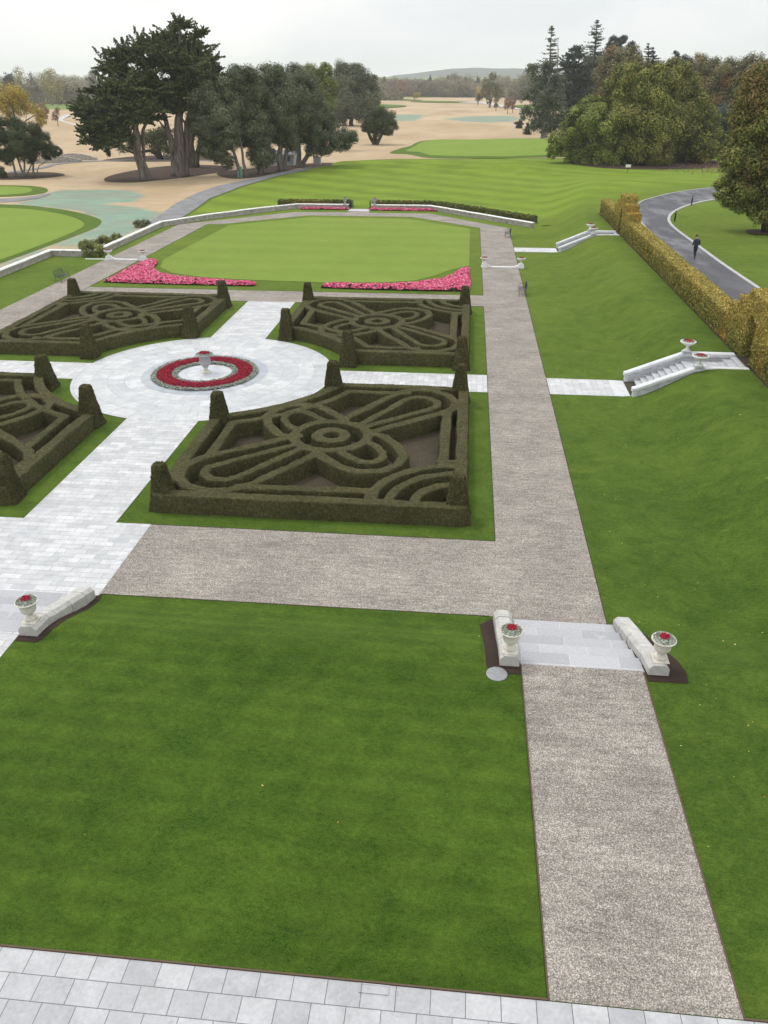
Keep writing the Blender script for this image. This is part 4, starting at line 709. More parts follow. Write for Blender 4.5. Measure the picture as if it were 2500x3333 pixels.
# ------------------------------------------------------------ planted urns
def plant_top(root, r, z, dome, n, seed, redr=.45, leaf=.05):
    rs = np.random.RandomState(seed)
    for nm, mt, r0, r1, hz, cnt in (('silver_foliage', 'lf_silver', redr*r, r*1.08, dome*.75, n), ('red_flowers', 'fl_red', 0, redr*r*1.1, dome, n//2)):
        a = rs.rand(cnt)*2*math.pi; q = np.sqrt(r0*r0+rs.rand(cnt)*(r1*r1-r0*r0)); zz = z+hz*(1-.75*(q/r/1.1)**2)+rs.normal(0, dome*.1, cnt)
        C = np.stack([q*np.cos(a), q*np.sin(a), zz], 1); N = np.stack([np.cos(a)*q/r, np.sin(a)*q/r, np.full(cnt, .8)], 1)
        V, Q = leaves(C, N, leaf, .7, .45, seed+3); lr = np.repeat(rs.rand(cnt), 4); link(nm, qmesh(nm, V, Q, lr, lr), mt, root)
TAZZA = [(.0, 0), (.20, 0), (.20, .04), (.15, .07), (.085, .12), (.07, .20), (.085, .27), (.13, .30), (.26, .36), (.36, .43), (.40, .48), (.41, .52), (.37, .53), (.33, .49), (.05, .44), (0, .44)]
CAMP = [(.0, 0), (.17, 0), (.17, .03), (.12, .07), (.06, .13), (.065, .17), (.10, .19), (.16, .22), (.20, .28), (.205, .40), (.22, .47), (.29, .52), (.31, .55), (.30, .57), (.25, .56), (.20, .50), (0, .48)]
BIG = [(.0, 0), (.27, 0), (.28, .03), (.25, .06), (.13, .16), (.105, .27), (.115, .30), (.16, .33), (.10, .36), (.19, .42), (.29, .50), (.34, .60), (.33, .66), (.305, .70), (.31, .98), (.34, 1.02), (.50, 1.08), (.53, 1.11), (.52, 1.135), (.44, 1.12), (.40, 1.06), (0, 1.04)]
def urn(kind, loc, label, mat_, plinth=None, seed=1, scale=1):
    root = empty('planted_urn', loc, label, 'urn', 'stone urns planted with red and silver flowers'); z = 0
    if plinth:
        m = PM(); w_, h_, tm = plinth
        m.box(-w_, w_, -w_, w_, 0, h_*.45, .02); m.box(-w_*.82, w_*.82, -w_*.82, w_*.82, h_*.45, h_, .03); m.obj('plinth', tm, root); z = h_
    if kind == 'big':
        PM().lathe(BIG[:9], 32, (0, 0, z)).obj('pedestal', 'urn_cream', root, True); PM().lathe([(.10, .35)]+BIG[9:], 48, (0, 0, z), (3, 6)).obj('bowl', mat_, root); plant_top(root, .46, z+1.08, .17, 1500, seed, .62, .06)
    elif kind == 'tazza':
        PM().lathe(TAZZA[:8], 24, (0, 0, z)).obj('pedestal', mat_, root, True); PM().lathe([(.12, .29)]+TAZZA[8:], 32, (0, 0, z)).obj('bowl', mat_, root, True); plant_top(root, .36, z+.48, .11, 900, seed, .6, .05)
    else:
        PM().lathe(CAMP[:7], 24, (0, 0, z)).obj('pedestal', mat_, root, True); m = PM().lathe([(.09, .18)]+CAMP[7:], 36, (0, 0, z), (1, 4)); m.obj('bowl', mat_, root); plant_top(root, .26, z+.53, .14, 1300, seed, .42, .045)
    root.scale = (scale,)*3; return root
urn('big', (CX+.03, CY+.1, .027), 'large fluted grey urn of red and silver flowers in the middle of the paved circle', 'urn_grey', seed=2)
# ring bed round it
def ring_bed():
    root = empty('flower_bed', (CX, CY, 0), 'circular bed of red flowers edged in silver foliage around the large grey urn', 'flower bed')
    m = PM(); m.loft([[(r*math.cos(2*math.pi*i/64), r*math.sin(2*math.pi*i/64), z) for r, z in ((1.62, .0), (1.66, .09), (3.0, .09), (3.06, .0))] for i in range(64)], closed=True).obj('bed_soil', 'mulch', root)
    for nm, mt, r0, r1, n, sz, h0 in (('silver_edging', 'lf_silver', 1.58, 1.95, 8000, .07, .13), ('silver_edging', 'lf_silver', 2.76, 3.12, 12000, .07, .13), ('red_flowers', 'fl_red', 1.9, 2.82, 34000, .055, .19)):
        a = RS.rand(n)*2*math.pi; q = np.sqrt(r0*r0+RS.rand(n)*(r1*r1-r0*r0)); e = 1-((q-(r0+r1)/2)/((r1-r0)/2))**4
        cl_ = vnoise(np.stack([q*np.cos(a), q*np.sin(a), q*0], 1), 7, 5)*.07
        C = np.stack([q*np.cos(a), q*np.sin(a), h0*(.35+.65*e)+cl_+RS.normal(0, .02, n)], 1); V, Q = leaves(C, np.tile([0, 0, 1.], (n, 1)), sz, .75, .5, 9); lr = np.repeat(RS.rand(n), 4)
        o = link(nm, qmesh(nm, V, Q, lr, lr), mt, root)
ring_bed()
for (x, y), lb in zip(((1.84, 75.5), (5.2, 75.55), (-34.5, 75.85), (-31.05, 75.85)), ('shallow white urn with red flowers left of the right-hand gravel path threshold', 'shallow white urn with red flowers on the right edge of the gravel path threshold', 'shallow white urn with red flowers nearest the left wall', 'shallow white urn with red flowers just above the tip of the left pink bed')):
    urn('tazza', (x, y, 0), lb, 'urn_white', (.30, .36, 'urn_white'), seed=int(y*10+x))
for x0, x1, y in ((2.05, 5.0, 75.52), (-34.3, -31.25, 75.85)):
    PMt = PM().box(x0, x1, y-.14, y+.14, -.05, .10, .02)
    for s_, x in ((1, x0), (-1, x1)): PMt.prism([(x, .1), (x+s_*.45, .1), (x, .3)][::s_], 'y', y-.13, y+.13)
    tag(PMt.obj('stone_threshold', 'urn_white'), 'white stone threshold strip between two urns across the %s gravel path' % ('right-hand' if x0 > 0 else 'left'), 'kerb')
tag(PM().box(-36.9, -34.8, 75.78, 75.92, -.05, .07).obj('stone_threshold', 'urn_white'), 'thin white stone strip running from the left urn to the ivy bush', 'kerb')
# ------------------------------------------------------------ the two side stairs up to the hedge arches
def side_stair(cyy, sy_, label):
    root = empty('stone_staircase', (0, cyy, 0), label, 'staircase', 'white stone stairs up to the hedge arches')
    w_ = 1.17
    for i in range(9):
        m = PM(); m.box(9.95+i*.30, 9.95+(i+1)*.30+(.02 if i < 8 else .3), -w_, w_, -.25+i*.1, (i+1)*.15, 0); 
        m.box(9.925+i*.30, 9.949+i*.30, -w_, w_, (i+1)*.15-.05, (i+1)*.15-.001); m.obj('step', 'step_stone', root)
    PM().box(9.35, 9.949, -w_, w_, -.3, .02).obj('foot_slab', 'soil', root)
    PM().box(12.93, 14.55, -w_, w_, .6, 1.35).obj('landing', 'pave_cross', root)
    for i in range(2): PM().box(14.55+i*.4, 15.0+i*.4+(.25 if i else -.05), -w_, w_, .8, 1.35+(i+1)*.16).obj('step', 'step_stone', root)
    for s_ in (-1, 1):
        prof = lambda d: [(9.55, .42+d), (12.45, 1.72+d), (15.45, 1.72+d)]
        lo = [(15.45, .9), (12.6, .6), (9.55, -.3)]
        y0, y1 = (w_+.002, w_+.30) if s_ > 0 else (-w_-.30, -w_-.002)
        wl = PM().prism(lo+[(9.55, .42), (12.45, 1.60), (15.45, 1.60)], 'y', y0, y1).obj('side_wall', 'limestone', root)
        c0, c1 = y0-.05, y1+.05
        secs = [[(x, c0, z-.02), (x, c1, z-.02), (x, c1, z+.13), (x, c1-.06, z+.18), (x, c0+.06, z+.18), (x, c0, z+.13)] for x, z in ((9.35, .36), (9.5, .40), (12.45, 1.62), (15.5, 1.62))]
        PM().loft(secs).obj('coping', 'limestone_plain', wl)
        # plinth course standing proud inside and the square foot at the bottom
        PM().box(9.42, 9.62, y0-.03, y1+.03, -.2, .38).obj('foot_block', 'limestone_plain', wl)
    root.scale[1] = sy_; return root
side_stair(42.98, 1, 'white stone staircase between sloping walls climbing the near bank to the hedge arch')
side_stair(84.72, .92, 'white stone staircase between sloping walls on the farther bank, beyond the urn threshold')
for (x, y), lb in zip(((12.6, 44.3), (12.62, 41.66), (12.6, 85.95), (12.62, 83.5)), ('shallow white urn of red flowers on the far wall of the near bank stairs', 'shallow white urn of red flowers on the near wall of the near bank stairs', 'shallow white urn of red flowers on the back wall of the distant bank stairs', 'shallow white urn of red flowers on the front wall of the distant bank stairs')):
    urn('tazza', (x, y, 1.78), lb, 'urn_white', (.24, .08, 'urn_grey'), seed=int(x*10+y), scale=1.05)
# ------------------------------------------------------------ the near stairs and parapets
def near_stair(x0, x1a, x1b, label):
    root = empty('stone_steps', (0, 0, 0), label, 'steps')
    n = 5
    for i in range(n):
        y1 = 20.42-i*.586; y0 = 17.49; z0, z1 = i*.15-.001 if i else -.3, (i+1)*.15
        f = lambda y: x1a+(x1b-x1a)*(20.42-y)/2.93
        m = PM(); m.loft([[(x0, y0, z0), (f(y0), y0, z0), (f(y0), y0, z1), (x0, y0, z1)], [(x0, y1, z0), (f(y1), y1, z0), (f(y1), y1, z1), (x0, y1, z1)]][::-1]); m.obj('step', 'near_step', root)
    return root
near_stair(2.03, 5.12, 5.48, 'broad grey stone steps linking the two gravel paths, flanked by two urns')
near_stair(-17.3, -12.5, -12.5, 'broad grey stone steps cut by the left picture edge, beside a parapet and urn')
def parapet(xn, xf, w_, label, s_=1):
    """runs from the garden end (y 20.5) up to a square pedestal end (y 17.35)"""
    root = empty('stone_parapet', (0, 0, 0), label, 'parapet', 'sloping weathered parapets of the near steps')
    def sec(x, y, zb, zt, w_): c_ = .12; return [(x-w_/2, y, zb), (x+w_/2, y, zb), (x+w_/2, y, zt-c_), (x+w_/2-c_*.9, y, zt), (x-w_/2+c_*.9, y, zt), (x-w_/2, y, zt-c_)][::-1]
    ys_ = [(20.5, .0, .42), (20.25, .0, .46), (18.35, .4, .98), (18.05, .5, 1.12), (17.35, .5, 1.12)]
    X_ = lambda y: xf+(xn-xf)*(20.5-y)/3.15
    cuts = [20.5, 19.95, 19.2, 18.4, 18.05, 17.35]; zt = lambda y: float(np.interp(-y, [-20.5, -18.3, -18.0, -17.35], [.42, .98, 1.10, 1.10])); zb = lambda y: float(np.interp(-y, [-20.5, -17.35], [-.2, .4]))
    for a, b in zip(cuts[:-1], cuts[1:]): PM().loft([sec(X_(y), y, zb(y), zt(y)+random.uniform(-.01, .01), w_+random.uniform(-.015, .015)) for y in (a-.008, b+.008)]).obj('parapet_block', 'weathered', root)
    return root
parapet(1.76, 1.70, .54, 'sloping weathered stone parapet on the left side of the broad grey steps')
parapet(5.80, 5.42, .55, 'sloping weathered stone parapet on the right side of the broad grey steps')
parapet(-12.26, -11.98, .55, 'sloping weathered stone parapet at the left, above a strip of dark mulch')
for x, y, lb, sd_ in ((1.76, 17.68, 'tall cream urn with red centred silver plants, left of the broad grey steps', 5), (5.86, 17.68, 'cream urn with the largest silver plant dome, right of the broad grey steps', 6), (-12.28, 17.7, 'cream urn with red centred silver plants on the left parapet near the picture edge', 7)):
    urn('camp', (x, y, 1.10), lb, 'urn_cream', (.2, .06, 'urn_cream'), seed=sd_, scale=1.08)
for i, pl in enumerate(([(1.02, 20.2), (1.38, 20.55), (2.0, 20.55), (2.08, 17.05), (1.25, 17.05), (1.12, 17.3)], [(5.15, 20.5), (5.85, 20.5), (6.1, 20.2), (6.6, 17.6), (6.55, 17.1), (5.5, 17.1)], [(-12.0, 20.5), (-11.55, 20.65), (-11.5, 20.2), (-11.75, 17.3), (-11.9, 17.1), (-12.55, 17.1), (-12.55, 17.4), (-12.2, 17.5)])):
    sheet('mulch_strip', pl, 'mulch', .018, .5)
m = PM().lathe([(0, 0), (.29, 0), (.29, .03), (.26, .035), (.0, .036)], 32); o = m.obj('manhole_cover', 'manhole'); o.location = (1.4, 16.98, .755); tag(o, 'round grey metal manhole cover in the lawn by the left parapet', 'manhole cover')
m = PM().box(-.27, .27, -.085, -.065, 0, .02).box(-.27, .27, .065, .085, 0, .02).box(-.27, -.25, -.065, .065, 0, .02).box(.25, .27, -.065, .065, 0, .02).box(-.25, .25, -.065, .065, 0, .012); o = m.obj('drain_cover', 'pave_near'); o.location = (-1.02, 8.165, .763); tag(o, 'small rectangular drain cover set in the near paving edge', 'drain cover')
# ------------------------------------------------------------ pink flower beds
def pinkbed(poly, label, seed, n=15000, h=.27):
    rs = np.random.RandomState(seed); A = np.array(poly); root = empty('flower_bed', (0, 0, 0), label, 'flower bed', 'pink and red bedding')
    def pts(n_):
        out = np.zeros((0, 2))
        while len(out) < n_:
            q = A.min(0)+rs.rand(n_*3, 2)*(A.max(0)-A.min(0)); out = np.concatenate([out, q[inpoly(q[:, 0], q[:, 1], poly)]])
        return out[:n_]
    q = pts(n); d = polydist(q[:, 0], q[:, 1], poly); e = np.clip(d/.35, .25, 1)**.5; P3 = np.column_stack([q, q[:, 0]*0]); lump = vnoise(P3, 2.6, seed)*.12
    C = np.column_stack([q, h*e*(.35+.6*rs.rand(n))+lump*.6]); V, Q = leaves(C, np.tile([0, -.2, 1.], (n, 1)), .17, .8, .5, seed); lr = np.repeat(rs.rand(n), 4); link('bedding_foliage', qmesh('bedding_foliage', V, Q, lr, lr), 'lf_bed', root)
    n2 = int(n*.95); q = pts(n2); d = polydist(q[:, 0], q[:, 1], poly); e = np.clip(d/.35, .3, 1)**.5; P3 = np.column_stack([q, q[:, 0]*0]); lump = vnoise(P3, 2.6, seed)*.12; keep = vnoise(P3, 3.3, seed+5) > -.3
    C = np.column_stack([q, h*e*(.82+.3*rs.rand(n2))+lump])[keep]; sz = .095*(.6+rs.rand(len(C))); parts = []
    for j in range(2): parts.append(leaves(C, np.tile([0, -.45, 1.], (len(C), 1)), sz, .5, .85, seed+j))
    V, Q = joinq(parts); r_ = rs.rand(len(C))**1.3; lr = np.tile(np.repeat(r_, 4), 2); link('pink_flowers', qmesh('pink_flowers', V, Q, lr, lr), 'fl_pink', root)
    return root
pinkbed([(-30.9, 66.05), (-27.58, 65.85), (-23.73, 65.76), (-19.39, 65.79), (-17.53, 65.83), (-17.7, 66.7), (-20.77, 67.4), (-23.34, 67.75), (-25.58, 68.7), (-27.4, 70.0), (-28.6, 71.9), (-29.1, 74.2), (-29.6, 75.4), (-30.5, 75.6), (-30.75, 74), (-30.85, 71)], 'pink and red curved corner bed left of the paved walk', 3, 22000)
pinkbed([(-11.9, 65.7), (-11.7, 66.7), (-10.9, 67.1), (-8.69, 67.0), (-5.86, 67.2), (-3.78, 68.1), (-1.97, 69.6), (-1.0, 71.4), (-.44, 73.9), (.47, 74.7), (.56, 67.6), (.5, 65.5), (-2.91, 65.4), (-7.05, 65.4), (-10.58, 65.6)], 'pink and red curved corner bed right of the paved walk, by the gravel', 4, 20000)
pinkbed([(-22.6, 112.6), (-16.0, 112.6), (-15.9, 111.7), (-22.6, 111.7)], 'thin strip of pink flowers below the far wall, left of the gap', 5, 2600)
pinkbed([(-13.1, 112.6), (-4.9, 112.6), (-3.9, 111.5), (-13.2, 111.6)], 'thin strip of pink flowers below the far wall, right of the gap', 6, 3000)
# ------------------------------------------------------------ iron benches
def bench(loc, rz, label, first=[None]):
    if first[0]: return copy_tree(first[0], loc, rz, label)
    root = empty('iron_bench', loc, label, 'bench', 'iron garden benches beside the gravel', rz); W = .78
    s_ = PM()
    for i in range(7): s_.box(-W, W, -.22+i*.072, -.18+i*.072, .43, .45)
    for x in (-W, 0, W): s_.box(x-.012, x+.012, -.24, .26, .415, .43)
    s_.obj('seat', 'iron', root)
    b = PM(); b.tube([(-W, .26, .43), (-W, .34, .84), (-W*.93, .35, .92), (0, .36, .95), (W*.93, .35, .92), (W, .34, .84), (W, .26, .43)], .018, 6)
    for i in range(1, 14):
        x = -W+2*W*i/14; b.tube([(x, .27, .47), (x, .355, .93)], .009, 5)
    b.tube([(-W, .30, .60), (W, .30, .60)], .012, 5)
    b.obj('backrest', 'iron', root)
    for x in (-W, W):
        a = PM(); a.tube([(x, .33, .70), (x, .15, .72), (x, -.12, .68), (x, -.26, .60), (x, -.24, .46)], .017, 6); a.tube([(x, .2, .48), (x, .08, .66), (x, -.06, .5), (x, -.17, .62)], .01, 5); a.obj('armrest', 'iron', root)
        for y0, y1 in ((-.22, -.28), (.24, .34)): PM().tube([(x, y0, .43), (x, y1*.9, .2), (x, y1, 0)], .017, 6).obj('leg', 'iron', root)
        PM().tube([(x, -.25, .18), (x, .30, .18)], .01, 5).obj('stretcher', 'iron', root)
    first[0] = root; return root
bench((-34.75, 66.5, .01), R(90), 'dark iron bench on the left lawn edge, facing the gravel')
bench((4.72, 65.1, .01), R(-90), 'dark iron bench on the right of the gravel path, just below the urn threshold')
bench((4.6, 92.2, .01), R(-90), 'dark iron bench at the far bend of the gravel path, the most distant of three')
# ------------------------------------------------------------ drive, kerbs, bollards
inner = [(21.8, 0), (21.6, 34), (21.55, 50), (21.4, 59.2), (21.2, 70), (21.28, 79.85), (21.4, 88.7), (22.17, 94.6), (24.1, 100.6), (27.6, 107.2), (32.5, 113.0), (40, 118.5), (52, 123), (72, 125)]
outer = [(17.7, 0), (17.9, 34), (18, 50), (18.3, 65), (18.5, 80), (18.9, 92), (19.8, 101), (21.6, 107.8), (23.6, 112.0), (28.7, 119.4), (36, 126.2), (46, 131.5), (60, 134), (72, 134.5)]
def densify(pts, n=6):
    P_ = [np.array(p, float) for p in pts]; out = []
    for i in range(len(P_)-1):
        a, b, c_, d = P_[max(i-1, 0)], P_[i], P_[i+1], P_[min(i+2, len(P_)-1)]
        for k in range(n): t = k/n; out.append(tuple(.5*((2*b)+(-a+c_)*t+(2*a-5*b+4*c_-d)*t*t+(-a+3*b-3*c_+d)*t**3)))
    return out+[tuple(P_[-1])]
inn, outr = densify(inner), densify(outer)
sheet('road', outr+inn[::-1], 'asphalt', .035, 1.2)
def strip(pts, w_, name, matn, h_, side=1):
    secs = []
    for i, p in enumerate(pts):
        a = Vector(pts[max(i-1, 0)]); b = Vector(pts[min(i+1, len(pts)-1)]); d = (b-a).normalized(); n = Vector((-d.y, d.x))*side; z = float(T0(p[0], p[1])); q = (p[0]+n.x*w_, p[1]+n.y*w_)
        secs.append([(p[0], p[1], z-.1), (q[0], q[1], z-.1), (q[0], q[1], z+h_), (p[0], p[1], z+h_)])
    return tag(PM().loft(secs).obj(name, matn), kind='structure')
strip(inn, .3, 'kerb', 'kerb', .09, -1); strip(outr, .16, 'kerb', 'kerb', .09, 1)
def bollard(x, y, label):
    root = empty('bollard_light', (x, y, float(T0(x, y))), label, 'bollard', 'black bollard lights beside the drive')
    PM().lathe([(0, 0), (.11, 0), (.11, .04), (.085, .05), (.085, .86), (0, .86)], 16).obj('post', 'black', root, False)
    PM().lathe([(0, .86), (.055, .86), (.055, 1.0), (0, 1.0)], 12).obj('lamp_lens', 'lamp_white', root); m = PM().lathe([(0, 1.0), (.09, 1.0), (.09, 1.08), (.06, 1.1), (0, 1.1)], 16)
    for a in range(3): m.box(.075*math.cos(a*2.1)-.01, .075*math.cos(a*2.1)+.01, .075*math.sin(a*2.1)-.01, .075*math.sin(a*2.1)+.01, .86, 1.0)
    m.obj('cap', 'black', root)
bollard(22.62, 93.1, 'short black bollard light at the inner bend of the drive, nearer the walker'); bollard(27.6, 106.6, 'short black bollard light farther round the drive')
root = empty('arched_door', (17.45, 88.6, 1.78), 'small brown arched panel with white frame standing behind the stepped hedge arch by the drive', 'panel')
ar = [(-.42, 0), (.42, 0)]+[(.42*math.cos(t), 1.25+.42*math.sin(t)) for t in [k*math.pi/10 for k in range(11)]]
PM().prism(ar, 'x', -.04, .04).obj('panel', 'brown_wood', root)
m = PM(); out_ = [(-.5, 0)]+[(-.5*math.cos(t), 1.25+.5*math.sin(t)) for t in [k*math.pi/12 for k in range(13)]]+[(.5, 0)]
inn_ = [(-.42, 0)]+[(-.42*math.cos(t), 1.25+.42*math.sin(t)) for t in [k*math.pi/12 for k in range(13)]]+[(.42, 0)]
m.loft([[(-.07, a[0], a[1]), (.07, a[0], a[1]), (.07, b[0], b[1]), (-.07, b[0], b[1])] for a, b in zip(out_, inn_)]); m.obj('frame', 'white_paint', root)
# small sign and markers
root = empty('lawn_sign', (31.0, 171.0, float(T0(31, 171))), 'tiny white notice on a thin post in front of the big oaks', 'sign'); PM().box(-.05, .05, -.05, .05, 0, 1.5).obj('post', 'brown_wood', root); PM().box(-.5, .5, -.09, -.05, 1.1, 1.6).obj('board', 'white_paint', root)
for x, y, h_, lb in ((-42.45, 155.9, 2.0, 'taller green plastic marker post below the leaning oak trunk'), (-42.95, 155.8, 1.3, 'shorter green plastic marker post below the leaning oak trunk')):
    o = PM().lathe([(0, 0), (.22, 0), (.22, h_-.1), (.16, h_), (0, h_)], 14).obj('marker_post', 'green_plastic'); o.location = (x, y, -.5); tag(o, lb, 'post')
# gap in the far wall: urns and two small iron gates
for x, lb in ((-16.6, 'small grey planted urn on the wall end left of the far gap'), (-12.55, 'small grey planted urn on the wall end right of the far gap')):
    r0 = urn('camp', (x, 112.9, .57), lb, 'urn_grey', (.22, .12, 'urn_grey'), seed=int(-x*10), scale=1.15)
for x, s_ in ((-15.85, 1), (-13.15, -1)):
    root = empty('iron_gate', (x, 113.1, 0), 'low dark iron gate leaf folded back at the %s of the far gap' % ('left' if s_ > 0 else 'right'), 'gate', 'gate leaves of the far gap'); m = PM()
    m.box(-.03, .03, -.03, .03, 0, 1.05); m.box(-.02, .02, 1.0, 1.04, 0, .9); m.box(-.015, .015, .03, 1.0, .12, .15); m.box(-.015, .015, .03, 1.0, .82, .85)
    for i in range(9): m.box(-.008, .008, .1+i*.1, .116+i*.1, .15, .82)
    m.obj('gate_leaf', 'iron', root); PM().box(-.05, .05, -.09, -.03, 0, 1.12).obj('gate_post', 'iron', root); root.rotation_euler[2] = R(-12*s_)
# ------------------------------------------------------------ person walking up the drive, seen from behind
def skinned(name, joints, edges, mat_, parent, sub=2):
    me = bpy.data.meshes.new(name); me.from_pydata([j[0] for j in joints], edges, []); o = link(name, me, mat_, parent)
    md = o.modifiers.new('skin', 'SKIN'); md.use_smooth_shade = True; sv = me.skin_vertices[0].data
    for i, j in enumerate(joints): r = j[1]; sv[i].radius = r if isinstance(r, tuple) else (r, r)
    sv[0].use_root = True; s_ = o.modifiers.new('sub', 'SUBSURF'); s_.levels = sub; s_.render_levels = sub; return o
pr = empty('person', (19.6, 71.9, float(T0(19.6, 71.9))+.04), 'person in dark navy jacket, charcoal trousers and dark cap walking away up the drive', 'person', rz=R(6)); pr.scale = (1.06,)*3
J = [((0, 0, .95), (.13, .10)), ((0, .01, 1.15), (.13, .09)), ((0, .03, 1.36), (.15, .10)), ((0, .05, 1.47), (.07, .07)), ((0, .07, 1.54), (.055, .055)), ((0, .10, 1.62), (.078, .09)), ((0, .10, 1.71), (.07, .085)), ((.17, .03, 1.39), .06), ((.25, .0, 1.14), .047), ((.20, .17, .98), .036), ((.15, .24, 1.0), .03), ((-.17, .03, 1.39), .06), ((-.25, -.02, 1.14), .047), ((-.21, .14, .98), .036), ((-.16, .22, 1.0), .03),
     ((.09, 0, .88), .085), ((.08, .09, .50), .06), ((.06, .02, .10), .042), ((.07, .14, .04), .035), ((-.09, 0, .88), .085), ((-.06, -.04, .50), .06), ((-.03, -.24, .14), .042), ((-.03, -.18, .04), .035)]
E_ = [(0, 1), (1, 2), (2, 3), (3, 4), (4, 5), (5, 6), (2, 7), (7, 8), (8, 9), (9, 10), (2, 11), (11, 12), (12, 13), (13, 14), (0, 15), (15, 16), (16, 17), (17, 18), (0, 19), (19, 20), (20, 21), (21, 22)]
skinned('body', J, E_, 'skin', pr)
JK = [((0, .0, .82), (.20, .13)), ((0, .01, 1.0), (.185, .13)), ((0, .01, 1.18), (.175, .12)), ((0, .03, 1.38), (.18, .115)), ((0, .06, 1.51), (.08, .075)), ((.19, .03, 1.37), .085), ((.275, .0, 1.13), .072), ((.22, .16, .98), .06), ((-.19, .03, 1.37), .085), ((-.275, -.02, 1.13), .072), ((-.23, .13, .98), .06)]
skinned('jacket', JK, [(0, 1), (1, 2), (2, 3), (3, 4), (3, 5), (5, 6), (6, 7), (3, 8), (8, 9), (9, 10)], 'jacket', pr)
TR = [((0, 0, .93), (.15, .11)), ((.095, 0, .84), .1), ((.08, .09, .50), .078), ((.065, .03, .07), .06), ((-.095, 0, .84), .1), ((-.06, -.04, .50), .078), ((-.03, -.25, .10), .06)]
skinned('trousers', TR, [(0, 1), (1, 2), (2, 3), (0, 4), (4, 5), (5, 6)], 'trouser', pr)
for x, y, z in ((.06, .0, .045), (-.03, -.25, .07)): skinned('shoe', [((x, y-.04, z), (.05, .045)), ((x, y+.08, z-.005), (.048, .038)), ((x, y+.2, z-.012), (.04, .028))], [(0, 1), (1, 2)], 'shoe', pr)
skinned('hair', [((0, .075, 1.60), (.075, .06)), ((0, .075, 1.69), (.085, .08))], [(0, 1)], 'hair', pr)
skinned('cap', [((0, .10, 1.665), (.092, .10)), ((0, .10, 1.745), (.075, .085)), ((0, .21, 1.70), (.06, .02))], [(0, 1), (0, 2)], 'hair', pr)
for s_ in (-1, 1):   # hands: palm with five short chains, half closed in front
    hx = .15*s_; hy = .25; hz = 1.0; js = [((hx, hy, hz), (.032, .02)), ((hx-.02*s_, hy+.06, hz), (.036, .018))]; es = [(0, 1)]
    for k in range(4):
        b = len(js); o_ = (k-1.5)*.02; js += [((hx-.03*s_, hy+.09, hz+o_), .009), ((hx-.045*s_, hy+.115-.004*abs(k-1), hz+o_), .0085), ((hx-.065*s_, hy+.11, hz+o_), .0075)]; es += [(1, b), (b, b+1), (b+1, b+2)]
    b = len(js); js += [((hx-.03*s_, hy+.03, hz+.035), .011), ((hx-.05*s_, hy+.06, hz+.045), .009)]; es += [(0, b), (b, b+1)]
    skinned('hand', js, es, 'skin', pr, 1)
# ------------------------------------------------------------ golf course, tracks, mulch circles
teal1 = [(-67, 117), (-66.4, 124), (-68.5, 135), (-57.2, 136), (-51, 130), (-49.4, 121), (-53.6, 118.5), (-46, 115), (-40.2, 109.5), (-39.6, 97), (-39.2, 91), (-39.0, 79), (-42.5, 77.8), (-45.2, 60), (-46, 76), (-45.5, 96), (-48.5, 104.5), (-54, 110.5), (-60, 114)]
tealA = smoothpoly([(-33, 395), (-24.5, 420), (-25, 470), (-33, 495), (-42, 470), (-42, 420)]); tealB = smoothpoly([(6, 385), (20, 400), (27, 440), (18, 475), (-2, 462), (-13, 432), (-7, 400)])
def seeded(x, y):
    v_ = np.clip(.5+polydist(x, y, teal1)/4, 0, 1)
    for p_, s_ in ((tealA, 9), (tealB, 9)): v_ = np.maximum(v_, np.clip(.5+polydist(x, y, p_)/s_, 0, .9))
    v_ = np.where((x > -48) & (x < -38) & (y < 92), np.maximum(v_*.0+.62, 0)*np.clip((95-y)/10, 0, 1)+v_*(1-np.clip((95-y)/10, 0, 1)), v_); return v_
fair = [(-260, 30), (-41.6, 30), (-41.6, 77.8), (-37.2, 77.8), (-37.2, 95.9), (-36.6, 98.5), (-38.2, 105), (-38.2, 113.1), (-39.7, 125.6), (-39, 142.4), (-36.5, 160.5), (-30, 182.5), (-25, 196.5), (-17.2, 200.8), (-1.6, 202), (12.5, 205.5), (30, 207), (45, 215), (55, 300), (62, 480), (60, 700), (75, 1090), (-60, 1110), (-140, 1080), (-110, 800), (-100, 640), (-215, 540), (-300, 580), (-330, 500), (-330, 200)]
zf = lambda x, y: np.full(np.shape(x), -.5)+.35*vnoise(np.stack([x, y*.6, x*0], -1), .02, 4)*sm(215, 330, y)*2
def zroll(x, y): return zf(x, y)
sheet('fairway', fair, 'sand', .03, 6, zf=lambda x, y: np.maximum(T0(x, y), -.5)+sm(215, 330, y)*(.5+.7*vnoise(np.stack([x, y*.5, x*0], -1), .022, 4)), attr=('seeded', seeded), ranges=[(-80, -36, 58, 142, 1.6), (-330, 70, 30, 230, 7), (-330, 80, 230, 1110, 9)])
def rings(x, y):
    r = np.hypot((x+9)*.85, (y-138)); z = 0*r
    for rr, a in ((31, .5), (40, .6), (49, .6)): z = z+a*sm(rr-1.6, rr+1.4, r)*(1-sm(rr+2.2, rr+7, r))
    return z*sm(140, 152, y)*(1-sm(10, 24, x))*sm(-36, -26, x)
bl = BL
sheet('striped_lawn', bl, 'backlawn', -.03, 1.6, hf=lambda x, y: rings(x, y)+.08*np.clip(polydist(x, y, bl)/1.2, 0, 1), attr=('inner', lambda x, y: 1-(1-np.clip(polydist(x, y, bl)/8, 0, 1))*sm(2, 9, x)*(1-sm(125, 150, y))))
sheet('track', [(-39.6, 98), (-41.2, 108.5), (-42.9, 120), (-43.6, 131), (-43.2, 143), (-39.4, 157), (-36.0, 172), (-31.5, 184), (-27, 192), (-26, 190), (-30, 182.3), (-36.3, 160.5), (-38.8, 142.4), (-39.5, 125.6), (-38, 113), (-37.3, 105)], 'asphalt_edge', .075, 2)
